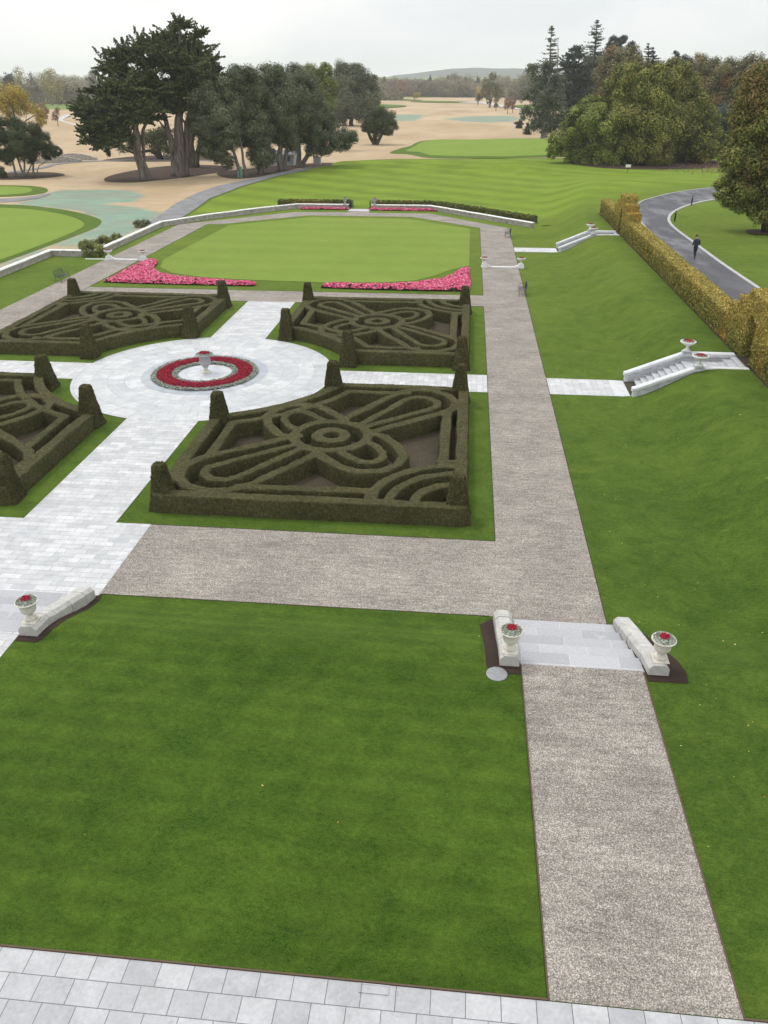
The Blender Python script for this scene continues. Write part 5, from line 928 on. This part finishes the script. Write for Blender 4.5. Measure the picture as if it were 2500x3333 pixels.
greenA = smoothpoly([(-92, 117), (-67.4, 116.6), (-59.5, 113.8), (-53.9, 110.2), (-48, 104.4), (-45.8, 99.6), (-45.2, 94.9), (-45.3, 84), (-45.6, 72), (-46, 50), (-92, 50)][0:10]+[(-92, 50)], 5)
sheet('green_fringe', greenA, 'fringe', .06, 3, zf=lambda x, y: x*0-.5)
sheet('putting_green', smoothpoly([(-90, 114.5), (-66.3, 113), (-58.5, 110.3), (-52.2, 105.4), (-48.2, 100.3), (-46.7, 95.3), (-46.2, 85), (-46.4, 74), (-47, 52), (-90, 52)], 5), 'green', .09, 3, zf=lambda x, y: x*0-.5)
gB = smoothpoly([(-100, 141.5), (-81.5, 140.6), (-75, 139.6), (-70.8, 136), (-68.4, 130), (-71.5, 125.5), (-82, 123), (-100, 121)], 5)
sheet('green_fringe', gB, 'fringe', .06, 3, zf=lambda x, y: x*0-.5)
sheet('putting_green', smoothpoly([(-98, 139.8), (-81.5, 138.8), (-76, 137.8), (-72.9, 135), (-71.2, 130), (-74.2, 126.8), (-83, 124.8), (-98, 122.8)], 5), 'green', .09, 3, zf=lambda x, y: x*0-.5)
sheet('leaf_litter_patch', smoothpoly([(-75, 121), (-69, 124.5), (-67.4, 130), (-66.2, 127), (-66.4, 122), (-69, 118.8)], 5), 'asphalt_edge', .08, 2, zf=lambda x, y: x*0-.5)
gm = smoothpoly([(-20.3, 218.5), (-18.4, 240), (-16.5, 268), (-2.5, 274), (16.5, 275), (30, 270), (34, 240), (30, 214), (12, 206), (2, 203), (-9.5, 204), (-15, 214)], 6)
gin = smoothpoly([(-16.5, 222), (-15.4, 240), (-13, 262), (-2.5, 269), (16, 271), (27, 266), (31, 240), (28, 218), (12, 209), (2, 206.5), (-8, 208), (-12.5, 218)], 6)
mh = lambda x, y: 1.1*sm(0, 12, polydist(x, y, gm))*(.75+.9*vnoise(np.stack([x, y, x*0], -1), .06, 12))
sheet('green_fringe', gm, 'fringe', .07, 2.5, zf=lambda x, y: x*0-.5+0*y, hf=mh); sheet('putting_green', gin, 'green', .11, 2.5, zf=lambda x, y: x*0-.5, hf=mh)
def flat(name, pts, matn, z=.0, off=.06, smo=True, res=12): sheet(name, smoothpoly(pts, 5) if smo else pts, matn, off, res, zf=lambda x, y: x*0+z)
flat('rough_strip', [(-95, 640), (-70, 600), (-50, 650), (-55, 700), (-70, 720), (-100, 800)], 'fringe', .1, .25)
flat('rough_strip', [(-60, 850), (-40, 800), (-10, 780), (5, 800), (-15, 850), (-40, 880)], 'fringe', .1, .25)
flat('rough_strip', [(-120, 980), (-70, 900), (-50, 910), (-65, 960), (-90, 1030)], 'fringe', .1, .25)
flat('rough_strip', [(34, 700), (36, 600), (45, 560), (70, 600), (80, 700)], 'fringe', .1, .25)
flat('pale_track', [(-12, 790), (5, 770), (14, 700), (24, 620), (32, 560), (40, 520), (44, 522), (36, 565), (30, 630), (22, 720), (16, 790), (0, 815)], 'palepath', .1, .3)
flat('grass_field', [(-330, 540), (-225, 560), (-200, 640), (-240, 720), (-420, 720), (-430, 600)], 'farfield', -.3, .1)
flat('grass_field', [(-700, 1300), (-300, 1300), (-350, 2100), (-1000, 2200)], 'farfield', -.3, .1, res=60)
flat('grass_field', [(-150, 1090), (-40, 1110), (-60, 1250), (-190, 1250)], 'farfield', .1, .25, res=30)
flat('pale_track', [(-161, 345), (-181, 375), (-197, 402), (-216, 446), (-225, 470), (-221, 466), (-213, 448), (-194.5, 402), (-179, 375), (-159, 346)], 'palepath', -.1, .35, res=8)
flat('track', [(-93.5, 160), (-90.5, 171), (-91.5, 181), (-86.5, 189.5), (-77, 193), (-60, 193), (-60, 191.5), (-77, 191), (-85.5, 187.5), (-89.8, 180.5), (-88.8, 171), (-91.5, 160)], 'asphalt_edge', -.44, .05, True, 3)
for pts in ([(-66, 148.5), (-68.8, 160), (-66, 176), (-58, 181), (-51, 178), (-48.8, 170), (-52.5, 158), (-56.5, 151), (-60.3, 146.6)], [(-44.5, 155), (-49.5, 164), (-46, 173), (-38, 184), (-31, 189), (-27.4, 182), (-34.5, 178), (-37.6, 166), (-40.3, 156.5)], [(-31.2, 245.5), (-29, 251), (-25, 251), (-23.5, 246.5), (-26, 243), (-29, 243)], [(-92, 150), (-92, 160), (-84, 163), (-78, 158), (-80, 152), (-86, 149)], [(-60, 340), (-60, 368), (-44, 372), (-38, 355), (-44, 338)], [(-84, 190), (-80, 204), (-66, 206), (-60, 197), (-66, 190)], [(14, 295), (14, 303), (23, 305), (26, 298), (20, 294)], [(28.5, 84.8), (28.6, 87.4), (31.8, 87.6), (32.2, 84.9)], [(22, 194), (28, 181), (40, 179), (52, 184), (58, 198), (45, 212), (30, 212)]):
    p_ = smoothpoly(pts, 5); sheet('mulch_bed', p_, 'bark_mulch', .10, 2, zf=(lambda x, y: np.maximum(T0(x, y), -.5)))
root = empty('stone_bridge', (0, 0, -.5), 'low grey stone bridge with two humped parapets beyond the left bushes', 'bridge')
for (x0, y0), (x1, y1) in (((-97.5, 181), (-87.8, 187.2)), ((-97, 191.5), (-86.5, 192.5))):
    secs = []
    for i in range(13):
        t = i/12; x = x0+(x1-x0)*t; y = y0+(y1-y0)*t; z = .45+1.0*math.sin(math.pi*t); secs.append([(x, y-.25, -.2), (x, y-.25, z), (x, y+.25, z), (x, y+.25, -.2)][::-1])
    PM().loft(secs).obj('parapet', 'wall_body', root)
root = empty('starter_hut', (-40.5, 182.5, -.5), 'low white walled hut glimpsed between the oak trunks', 'hut')
PM().box(-3.2, 3.0, -1.6, 1.6, 0, 2.3).obj('wall', 'hut_wall', root); PM().prism([(-2.0, 2.3), (2.0, 2.3), (0, 3.1)], 'x', -3.5, 3.3).obj('roof', 'slate', root)
for x in (-1.8, .2, 1.9): PM().box(x-.35, x+.35, -1.64, -1.601, 0 if x == .2 else .9, 2.0).obj('door' if x == .2 else 'window', 'slate', root)
root = empty('utility_cabinet', (-33.1, 185.0, -.5), 'white cabinet beside the track, right of the oak trunks', 'cabinet'); PM().box(-.8, .8, -.5, .5, 0, 1.5, .05).obj('body', 'hut_wall', root); PM().box(-.86, .86, -.56, .56, 1.5, 1.58).obj('lid', 'slate', root); PM().box(-.02, .02, -.53, -.5, .1, 1.4).obj('door_seam', 'slate', root)
# ------------------------------------------------------------ trees
GROW = {'round': 1.48, 'cyp': 1.52, 'fir': 1.4, 'sparse': 1.2}
def foliage(L_, seed, leaf, cov, style, n_dir, depth=.55, sub=.42):
    """leaf quads for a list of lobes (x, y, z, r)"""
    rs = np.random.RandomState(seed); Cs = []; Ns = []; lr = []; sr = []
    n_dir = np.array(n_dir); cx = np.array([l[:3] for l in L_]); ext = max(3., (cx.max(0)-cx.min(0))[:2].max()*.5)
    for rep in range(2):
        for (x, y, z, r) in L_:
            if rep and (r < 1.0 or style == 'spire'): continue
            dj = rs.uniform(-1, 1)*min(ext*depth, 2.2*r) if not rep else rs.uniform(.2, 1)*min(ext*depth*1.6, 3*r); c = np.array([x, y, z])+n_dir*dj; rr = r*(GROW.get(style, 1.2) if not rep else 1.15); lob = rs.rand()
            area = 4*math.pi*rr*rr; n = int(cov*area/(leaf*leaf*.32)*(1 if not rep else .4)); n = max(n, 60)
            k = 24; d = rs.normal(0, 1, (k, 3)); d /= np.linalg.norm(d, axis=1)[:, None]
            if style == 'cyp': d[:, 2] = d[:, 2]*.6
            w_ = rs.randint(0, k, n); subv = rs.rand(k)
            if style == 'cyp':      # upswept sprays that break the outline
                dirs = d*np.array([1, 1, .7])+np.array([.0, 0, .28]); dirs /= np.linalg.norm(dirs, axis=1)[:, None]; ln = rr*(.75+.55*rs.rand(k))
                t = rs.rand(n)**.65; p = dirs[w_]*(ln[w_]*t)[:, None]; thick = rr*.30*(1.08-t); e = rs.normal(0, 1, (n, 3)); e[:, 2] *= .38; p = p+e*thick[:, None]*.55; N = e+np.array([0, 0, 1.1])
            elif style == 'fir':
                dirs = d*np.array([1.05, 1.05, .85])+np.array([0, 0, -.15]); ln = rr*(.75+.45*rs.rand(k)); t = rs.rand(n)**.7; p = dirs[w_]*(ln[w_]*t)[:, None]; e = rs.normal(0, 1, (n, 3)); e[:, 2] = -np.abs(e[:, 2])*1.2; p = p+e*(rr*.17); N = e+np.array([0, 0, 1.3])
            else:
                sc_ = .76 if style == 'round' else .7; e = rs.normal(0, 1, (n, 3)); e /= np.linalg.norm(e, axis=1)[:, None]; rad = (rs.rand(n)**.35 if style == 'round' else rs.rand(n)**.5)
                p = d[w_]*rr*sc_*(.8+.3*subv[w_])[:, None]+e*(rad*rr*sub)[:, None]; p[:, 2] *= .92; N = e+d[w_]*.5+np.array([0, 0, .35])
            Cs.append(c+p); Ns.append(N); lr.append(rs.rand(n)); sr.append(np.clip(.35*lob+.65*subv[w_], 0, 1))
    C = np.concatenate(Cs); N = np.concatenate(Ns); k = C[:, 2] > .15; C, N = C[k], N[k]; V, Q = leaves(C, N, leaf*(.75+.5*rs.rand(len(C))), .28 if style != 'cyp' else .5, .6, seed+1)
    return V, Q, np.repeat(np.concatenate(lr)[k], 4), np.repeat(np.concatenate(sr)[k], 4)
def tree(key, name, label, cat='tree', group=None, style='round', lm='lf_holm', bm='bark_dark', leaf=.3, cov=1.0, limbs=True, depth=.45, sub=.34, twigs=0, spire=None, grow=1):
    (bx, by, bz), trunks, lobes = TREES[key]; seed = sum(map(ord, key))*7; rs = np.random.RandomState(seed)
    if bz < 1: bz = float(max(T0(bx, by), -.55))
    root = empty(name, (bx, by, bz), label, cat, group); nd = np.array([bx, by, 0]); nd = nd/np.linalg.norm(nd)
    lobes = [(l[0], l[1], l[2], l[3]*grow) for l in lobes]
    extra = None
    if spire:   # tiers of thin branches down the leader
        t = trunks[0]; zt = t[-1][2]; Cs = []; Ns = []; zc = zt
        zs_ = [q[2] for q in t]; lobes = [l for l in lobes if l[2] < zt-spire[0]*.8] or [lobes[-1]]
        while zc > zt-spire[0]:
            k = (zt-zc)/spire[0]; ax, ay = np.interp(zc, zs_, [q[0] for q in t]), np.interp(zc, zs_, [q[1] for q in t])
            for b_ in range(4):
                an = rs.rand()*6.28; ln = spire[1]*(.12+k**.85)*rs.uniform(.35, 1.25); u = rs.rand(int(26+70*k))**.8; n_ = len(u)
                Cs.append(np.stack([ax+np.cos(an)*ln*u+rs.normal(0, .12+.2*k, n_), ay+np.sin(an)*ln*u+rs.normal(0, .12+.2*k, n_), zc+ln*(.28*u*u-.22*u)+rs.normal(0, .1, n_)], 1)); Ns.append(np.tile([0, 0, 1.], (n_, 1)))
            zc -= rs.uniform(.3, 1.0)
        extra = (np.concatenate(Cs), np.concatenate(Ns))
    if trunks:
        m = PM()
        for j, t in enumerate(trunks):
            pts = []; rad = []; yo = 0 if j == 0 else (rs.rand()-.5)*.8
            for i in range(len(t)-1):
                for q in (0, .5): a, b = t[i], t[i+1]; w_ = rs.normal(0, .05*t[0][3]*3) if (i or q) else 0; pts.append((a[0]*(1-q)+b[0]*q+w_, a[1]*(1-q)+b[1]*q+yo+w_, a[2]*(1-q)+b[2]*q)); rad.append(a[3]*(1-q)+b[3]*q)
            pts.append(t[-1][:3]); rad.append(t[-1][3]); p0 = pts[0]; pts[0] = (p0[0], p0[1], min(p0[2], 0)-.3); 
            pts.insert(1, (pts[0][0]*.6+pts[1][0]*.4, pts[0][1]*.6+pts[1][1]*.4, .35*pts[1][2]+.2*pts[0][2]+.3)); rad.insert(1, rad[0]*.93); rad[0] *= 1.35
            m.tube(pts, rad, 10)
        if limbs:
            for l in lobes:
                best = min(((abs(q[2]-l[2]*.8)+math.hypot(q[0]-l[0], q[1]-l[1]), q) for t in trunks for q in t[1:]), key=lambda s_: s_[0])[1]; r0 = max(.06, best[3]*.5)
                mid = ((best[0]+l[0])/2+rs.normal(0, .3), (best[1]+l[1])/2+rs.normal(0, .3), (best[2]*.4+l[2]*.6)); m.tube([best[:3], mid, l[:3]], [r0, r0*.6, r0*.25], 6)
                for _ in range(twigs):
                    d = rs.normal(0, 1, 3); d[2] = abs(d[2]); d /= np.linalg.norm(d); e = (l[0]+d[0]*l[3]*.9, l[1]+d[1]*l[3]*.9, l[2]+d[2]*l[3]*.95); m.tube([mid, ((l[0]+e[0])/2, (l[1]+e[1])/2, (l[2]+e[2])/2), e], [r0*.32, r0*.2, r0*.06], 4)
        m.obj('trunk', bm, root, True)
    V, Q, a, b = foliage(lobes, seed, leaf, cov, style, nd, depth, sub)
    if extra:
        V2, Q2 = leaves(extra[0], extra[1], leaf*.9, .6, .55, seed+5); V, Q = joinq([(V, Q), (V2, Q2)]); r_ = np.repeat(rs.rand(len(Q2)), 4); a = np.concatenate([a, r_]); b = np.concatenate([b, r_*.6])
    link('crown', qmesh('crown', V, Q, a, b), lm, root); return root
GC, GH, GR = 'giant cypresses on the mulch island', 'dark holm oaks beside the track', 'big trees massed at the right'
tree('cypA', 'cypress_tree', 'huge dark cypress with fluted trunk leaning left, nearest of the mulch island trees', group=GC, style='cyp', lm='lf_cyp', bm='bark_grey', leaf=.34, cov=1.15)
tree('cypB', 'cypress_tree', 'tallest dark cypress with massive ridged multi-stem trunk and wind-swept top', group=GC, style='cyp', lm='lf_cyp', bm='bark_grey', leaf=.34, cov=1.15)
tree('cypC', 'cypress_tree', 'dark cypress trunk standing just behind and right of the massive multi-stem one', group=GC, style='cyp', lm='lf_cyp', bm='bark_grey', leaf=.34, cov=.9)
tree('cypD', 'cypress_tree', 'low sprawling dark conifer with arching branches behind the leaning cypress', style='fir', lm='lf_cyp', leaf=.3, cov=.7)
for k_, lb in (('oak1', 'dark holm oak with thin leaning trunks, leftmost of the clump, above green marker posts'), ('oak2', 'dark holm oak with short stout trunk between the leaning one and the clustered stems'), ('oak3', 'dark holm oak with a cluster of upright stems in front of the white hut'), ('oak4', 'dark holm oak with forked trunk and a long low limb reaching right')):
    tree(k_, 'holm_oak', lb, group=GH, lm='lf_holm', bm='bark_grey', leaf=.27, cov=1.15, sub=.38)
tree('oak5', 'oak_tree', 'olive green tree rising behind the holm oak clump', lm='lf_oakgreen', leaf=.34, cov=.7)
tree('oak6', 'oak_tree', 'distant large dark green tree right of the holm oaks, above the vase-shaped yew', lm='lf_holm', bm='bark_dark', leaf=.5, cov=.9)
tree('vase', 'yew_tree', 'vase-shaped dark yew on its own mulch circle in the fairway', lm='lf_yew', leaf=.28, cov=1.2, sub=.4, grow=.8)
tree('bushL', 'yew_bush', 'broad multi-stemmed dark green bush tree at the left edge, on mulch', lm='lf_yew', bm='bark_pale', leaf=.2, cov=.95)
tree('darkL', 'dark_bush', 'small round dark bush at the left picture edge', 'bush', lm='lf_cyp', leaf=.2, cov=1.4)
tree('goldL', 'autumn_tree', 'golden yellow autumn tree behind the broad dark bush tree', style='sparse', lm='lf_gold', leaf=.36, cov=.42, twigs=4, sub=.5)
tree('poplar', 'poplar_tree', 'tall pale yellow upright tree beyond the fairway, left of the cypresses', style='sparse', lm='lf_palegold', bm='bark_pale', leaf=.9, cov=.30, twigs=3, sub=.5)
tree('bare1', 'bare_tree', 'thin half-bare yellowish tree on the left skyline', style='sparse', lm='lf_palegold', bm='bark_pale', leaf=.8, cov=.2, twigs=5, sub=.5)
tree('bare2', 'bare_tree', 'grey leafless tree between the two pale yellow skyline trees', style='sparse', lm='lf_twig', bm='bark_pale', leaf=.8, cov=.26, twigs=5, sub=.5)
tree('pineL', 'pine_tree', 'dark flat-topped pine on the far left skyline', style='fir', lm='lf_pine', leaf=1.0, cov=.9)
tree('redsh', 'autumn_tree', 'small reddish brown tree right of the golden one', lm='lf_rust', leaf=.5, cov=.5)
tree('sapl', 'sapling', 'slender russet sapling standing alone on the fairway left of the cypresses', style='sparse', lm='lf_rust', leaf=.35, cov=.28, twigs=3)
tree('bareC', 'bare_tree', 'pale bare-twigged tree showing left of the cypress tops', style='sparse', lm='lf_twig', bm='bark_pale', leaf=.8, cov=.25, twigs=5)
tree('firA', 'fir_tree', 'tall grey-green fir with pale trunk and thin spire at the edge of the putting green', group=GR, style='fir', lm='lf_fir', bm='bark_pale', leaf=.42, cov=.8, limbs=True, spire=(12, 4.2), grow=.72)
tree('firB', 'fir_tree', 'tall fir with tapering layered spire, second from the fairway', group=GR, style='fir', lm='lf_fir', leaf=.5, cov=.9, spire=(15, 6))
tree('darkT', 'dark_tree', 'narrow dark evergreen between the two tall firs', group=GR, style='cyp', lm='lf_pine', leaf=.5, cov=.9)
tree('pineR', 'pine_tree', 'pine with rounded dark cloud-like tops above the right woodland', group=GR, grow=.75, lm='lf_pine', bm='bark_pale', leaf=.42, cov=1.1)
tree('brownR', 'mixed_tree', 'bronze tinted green tree below the cloud-topped pine', group=GR, lm='lf_brown', leaf=.5, cov=.9)
tree('firC', 'fir_tree', 'small dark spired fir on the right skyline, taller of the close pair', group=GR, style='fir', lm='lf_pine', leaf=.45, cov=1.1, spire=(8, 4))
tree('firD', 'fir_tree', 'small dark spired fir on the right skyline, shorter of the close pair', group=GR, style='fir', lm='lf_pine', leaf=.45, cov=1.1, spire=(7, 3.5))
tree('cedR', 'cedar_tree', 'dark tiered cedar leaning left against the right skyline', group=GR, grow=.7, style='fir', lm='lf_pine', leaf=.5, cov=.8)
tree('holR', 'dark_tree', 'round-topped dark tree right of the tiered cedar', group=GR, lm='lf_pine', leaf=.5, cov=1)
tree('oakA', 'oak_tree', 'bright green low spreading oak, leftmost of the big oaks behind the lawn', group=GR, lm='lf_oakgreen', leaf=.34, cov=1.0)
tree('oakB', 'oak_tree', 'tallest domed oak in the middle of the big oaks', group=GR, lm='lf_oak', leaf=.36, cov=1.05)
tree('oakC', 'oak_tree', 'yellowing broad oak at the right of the big oaks, branches to the ground', group=GR, lm='lf_oak', leaf=.36, cov=1.05)
tree('backA', 'mixed_tree', 'brown-green woodland tree behind the yellowing oak', group=GR, lm='lf_brown', bm='bark_pale', leaf=.45, cov=.9, twigs=1)
tree('backB', 'mixed_tree', 'dark brown-green woodland tree left of the near autumn oak', group=GR, lm='lf_brown', bm='bark_pale', leaf=.45, cov=.9, twigs=1)
tree('backC', 'mixed_tree', 'coppery topped woodland tree at the right picture edge', group=GR, lm='lf_brown', leaf=.45, cov=.9)
tree('backD', 'dark_tree', 'very dark evergreen understorey tree behind the near autumn oak', group=GR, lm='lf_pine', leaf=.45, cov=1.0)
tree('nearR', 'autumn_oak', 'large near oak turning orange and bronze, cut by the right picture edge', lm='lf_oakaut', bm='bark_dark', leaf=.19, cov=.9, twigs=1, sub=.40, depth=.4)
tree('dead', 'ivy_oak', 'half-bare brown oak with an ivy-dark top, on the far fairway', style='sparse', lm='lf_brown', bm='bark_pale', leaf=.6, cov=.45, twigs=4)
for k_, lb, lm_ in (('s1', 'slim brown young tree just right of the half-bare far oak', 'lf_brown'), ('s2', 'russet young tree, nearest of the small far fairway group', 'lf_rust'), ('s3', 'russet young tree behind the small far fairway group', 'lf_rust'), ('s4', 'small grey-brown tree left of the half-bare far oak', 'lf_twig'), ('s5', 'small orange autumn tree alone on the distant fairway', 'lf_gold'), ('s6', 'small grey-green tree, left of the distant fairway pair', 'lf_twig'), ('s7', 'taller grey-brown tree, right of the distant fairway pair', 'lf_brown')):
    tree(k_, 'young_tree', lb, group='small trees dotted on the far fairway', style='sparse', lm=lm_, leaf=.5, cov=.4, twigs=1)
tree('smallfir', 'young_fir', 'little dark fir on a mulch patch left of the tall grey-green fir', grow=.6, style='fir', lm='lf_pine', leaf=.28, cov=1.1)
tree('smallyew', 'young_fir', 'small dark ragged evergreen on the fairway edge left of the little fir', style='fir', lm='lf_pine', leaf=.3, cov=1.1)
# bushes at the wall gap
TREES['b1'] = ((-37.3, 78.6, -.5), [], [(0, 0, .8, .8), (.5, -.4, .5, .6), (-.5, .2, .9, .7)]); TREES['b2'] = ((-38.2, 83.5, -.5), [], [(0, 0, .5, .7), (.6, 1.2, .5, .8), (.3, 2.4, .4, .6)]); TREES['b3'] = ((-40.0, 98.0, -.5), [], [(0, 0, .3, .55), (.7, .3, .35, .5)])
tree('b1', 'ivy_bush', 'bushy yellow-green ivy filling the break in the left wall', 'bush', lm='lf_shrub', leaf=.13, cov=1.3)
tree('b2', 'ivy_bush', 'yellow-green shrub trailing behind the long left wall near the break', 'bush', lm='lf_shrub', leaf=.13, cov=1.2)
tree('b3', 'dark_bush', 'dark green shrub behind the bend of the long left wall', 'bush', lm='lf_holm', leaf=.14, cov=1.2)
# ------------------------------------------------------------ distant woodland
def woodland(name, label, spots, lm, leaf, seed):
    rs = np.random.RandomState(seed); parts = []; LR = []; SR = []
    for (x, y, h_, w_) in spots:
        k = 5; L_ = [(x+rs.normal(0, w_*.3), y+rs.normal(0, w_*.3), h_*(.3+.6*rs.rand()), w_*(.32+.2*rs.rand())) for _ in range(k)]+[(x, y, h_-w_*.3, w_*.34), (x, y, h_*.3, w_*.45)]
        V, Q, a, b = foliage(L_, rs.randint(1e6), leaf, .55, 'round', (0, 1, 0), .1); parts.append((V, Q)); LR.append(a); SR.append(np.clip(b*.5+rs.rand()*.5, 0, 1))
    V, Q = joinq(parts); V[:, 2] -= .5
    o = link(name, qmesh(name, V, Q, np.concatenate(LR), np.concatenate(SR)), lm); return tag(o, label, 'woodland', kind='stuff')
rs = np.random.RandomState(77)
sp = [(x+rs.normal(0, 6), 1130+rs.rand()*60+(abs(x+30)*.2), 9+rs.rand()*8, 15+rs.rand()*7) for x in np.arange(-330, 190, 11)]
sp += [(x+rs.normal(0, 6), 1260+rs.rand()*90, 13+rs.rand()*8, 17+rs.rand()*8) for x in np.arange(-420, 260, 17)]
sp += [(x+rs.normal(0, 5), 860+rs.rand()*140, 15+rs.rand()*9, 13+rs.rand()*6) for x in np.arange(45, 190, 9)]
sp += [(x+rs.normal(0, 4), 640+rs.rand()*120, 14+rs.rand()*8, 11+rs.rand()*5) for x in np.arange(60, 150, 8)]
sp += [(-115+rs.normal(0, 12), 880+rs.rand()*160, 10+rs.rand()*6, 12+rs.rand()*5) for _ in range(14)]
woodland('far_woodland', 'broad belt of brown and grey-green woodland closing the far end of the fairway', sp, 'lf_wood', 1.5, 5)
sp = [(x+rs.normal(0, 8), 1450+rs.rand()*200, 12+rs.rand()*11, 22+rs.rand()*9) for x in np.arange(-1300, -330, 19)]+[(x+rs.normal(0, 5), 760+rs.rand()*60, 7+rs.rand()*6, 13+rs.rand()*5) for x in np.arange(-560, -250, 10)]
woodland('far_woodland', 'hazy treeline and hedgerow along the left horizon', sp, 'lf_wood', 1.6, 6)
sp = [(x+rs.normal(0, 4), 310+rs.rand()*90, 15+rs.rand()*7, 11+rs.rand()*4) for x in np.arange(60, 190, 7)]+[(x, 235+rs.rand()*40, 13+rs.rand()*5, 10) for x in np.arange(92, 150, 7)]
woodland('far_woodland', 'dense brown-green woodland filling the right side behind the big oaks', sp, 'lf_brown', .7, 8)
for i, (x, y, h_, c_, lb) in enumerate(((-118, 1105, 22, 'lf_pine', 'dark conifer, left of the far woodland skyline pair'), (-110, 1110, 24, 'lf_pine', 'dark conifer, right of the far woodland skyline pair'), (-88, 1100, 20, 'lf_rust', 'rusty brown round tree in front of the far woodland'), (-56, 1180, 26, 'lf_pine', 'dark spired conifer at the middle of the far woodland skyline'), (-33, 1180, 26, 'lf_pine', 'broad dark conifer standing above the far woodland'), (-10, 1180, 24, 'lf_pine', 'dark conifer above the far woodland, left of a thin pair'), (6, 1180, 25, 'lf_pine', 'first of two thin conifers above the far woodland'), (15, 1180, 24, 'lf_pine', 'second of two thin conifers above the far woodland'), (9, 1085, 12, 'lf_gold', 'small bright orange tree at the foot of the far woodland'), (22, 1080, 13, 'lf_palegold', 'small yellow tree at the foot of the far woodland'))):
    con = c_ == 'lf_pine'; k = f'w{i}'; TREES[k] = ((x, y, -.5), [[(0, 0, 0, .6), (0, 0, h_*.8, .2)]], [(0, 0, h_*f, h_*w_) for f, w_ in (((.35, .20), (.55, .15), (.72, .11), (.86, .07), (.96, .035)) if con else ((.4, .3), (.6, .3), (.75, .24)))])
    tree(k, 'conifer_tree' if con else 'autumn_tree', lb, group='trees picked out of the far woodland', style='fir' if con else 'round', lm=c_, leaf=1.1, cov=.8, depth=.05)
# ------------------------------------------------------------ hills
def ridge(name, y0, prof, depth, seed):
    xs_ = np.arange(prof[0][0], prof[-1][0]+1, 25); hz = np.interp(xs_, [p[0] for p in prof], [p[1] for p in prof]); ts = np.linspace(0, 1, 14)
    V = []
    for t in ts:
        k = sm(0, .55, t)*(1-sm(.6, 1, t)); z = hz*k+vnoise(np.stack([xs_, xs_*0+t*900, xs_*0], 1), .006, seed)*9*k+vnoise(np.stack([xs_, xs_*0+t*900, xs_*0], 1), .03, seed)*2.5*k-2
        V.append(np.stack([xs_, xs_*0+y0+t*depth, z], 1))
    V = np.concatenate(V); n = len(xs_); idx = np.arange(len(V)).reshape(len(ts), n); Q = np.stack([idx[:-1, :-1].ravel(), idx[:-1, 1:].ravel(), idx[1:, 1:].ravel(), idx[1:, :-1].ravel()], 1)
    tag(link(name, qmesh(name, V, Q), 'hill', smooth=True), kind='structure')
ridge('hills', 3900, [(-2200, 20), (-1200, 34), (-700, 44), (-530, 52), (-440, 50), (-400, 58), (-300, 66), (-180, 76), (-100, 84), (0, 86), (150, 86), (300, 87), (520, 84), (800, 70), (1100, 84), (1500, 90), (2200, 66), (2600, 30)], 1300, 9)
# ------------------------------------------------------------ fallen leaves on the lawns
n = 350; x = RS.uniform(5.6, 14, n); y = RS.uniform(9, 80, n); x2 = RS.uniform(22, 34, 300); y2 = RS.uniform(62, 100, 300); x3 = RS.uniform(-11, 2, 6); y3 = RS.uniform(9, 20, 6)
x = np.concatenate([x, x2, x3]); y = np.concatenate([y, y2, y3]); V, Q = leaves(np.stack([x, y, T0(x, y)+.03], 1), np.tile([0, 0, 1.], (len(x), 1)), .045, .3, .7, 3); lr = np.repeat(RS.rand(len(Q)), 4)
tag(link('fallen_leaves', qmesh('fallen_leaves', V, Q, lr, lr), 'lf_litter'), 'scattered small yellow fallen leaves on the lawns', 'leaves', kind='stuff')
n = 6000; x = RS.normal(57, 7, n); y = RS.normal(182, 9, n); V, Q = leaves(np.stack([x, y, np.maximum(T0(x, y), -.5)+.1], 1), np.tile([0, 0, 1.], (n, 1)), .28, .3, .7, 4); lr = np.repeat(RS.rand(len(Q)), 4)
tag(link('fallen_leaves', qmesh('fallen_leaves', V, Q, lr, lr), 'lf_rust'), 'russet carpet of fallen leaves under the right of the big oaks', 'leaves', kind='stuff')
# ------------------------------------------------------------ haze
m = PM().box(-7200, 7200, -800, 7200, -4, 130); me = bpy.data.meshes.new('haze'); me.from_pydata(m.v, [], m.f); hz = bpy.data.objects.new('haze', me); col.objects.link(hz)
hm = bpy.data.materials.new('haze'); hm.use_nodes = True; hm.node_tree.nodes.clear(); ho = hm.node_tree.nodes.new('ShaderNodeOutputMaterial'); hv = hm.node_tree.nodes.new('ShaderNodeVolumePrincipled')
hv.inputs['Color'].default_value = (.94, .965, 1, 1); hv.inputs['Density'].default_value = .00015; hv.inputs['Anisotropy'].default_value = .2; hm.node_tree.links.new(hv.outputs[0], ho.inputs['Volume']); me.materials.append(hm); hz['kind'] = 'stuff'
sc.cycles.volume_bounces = 1
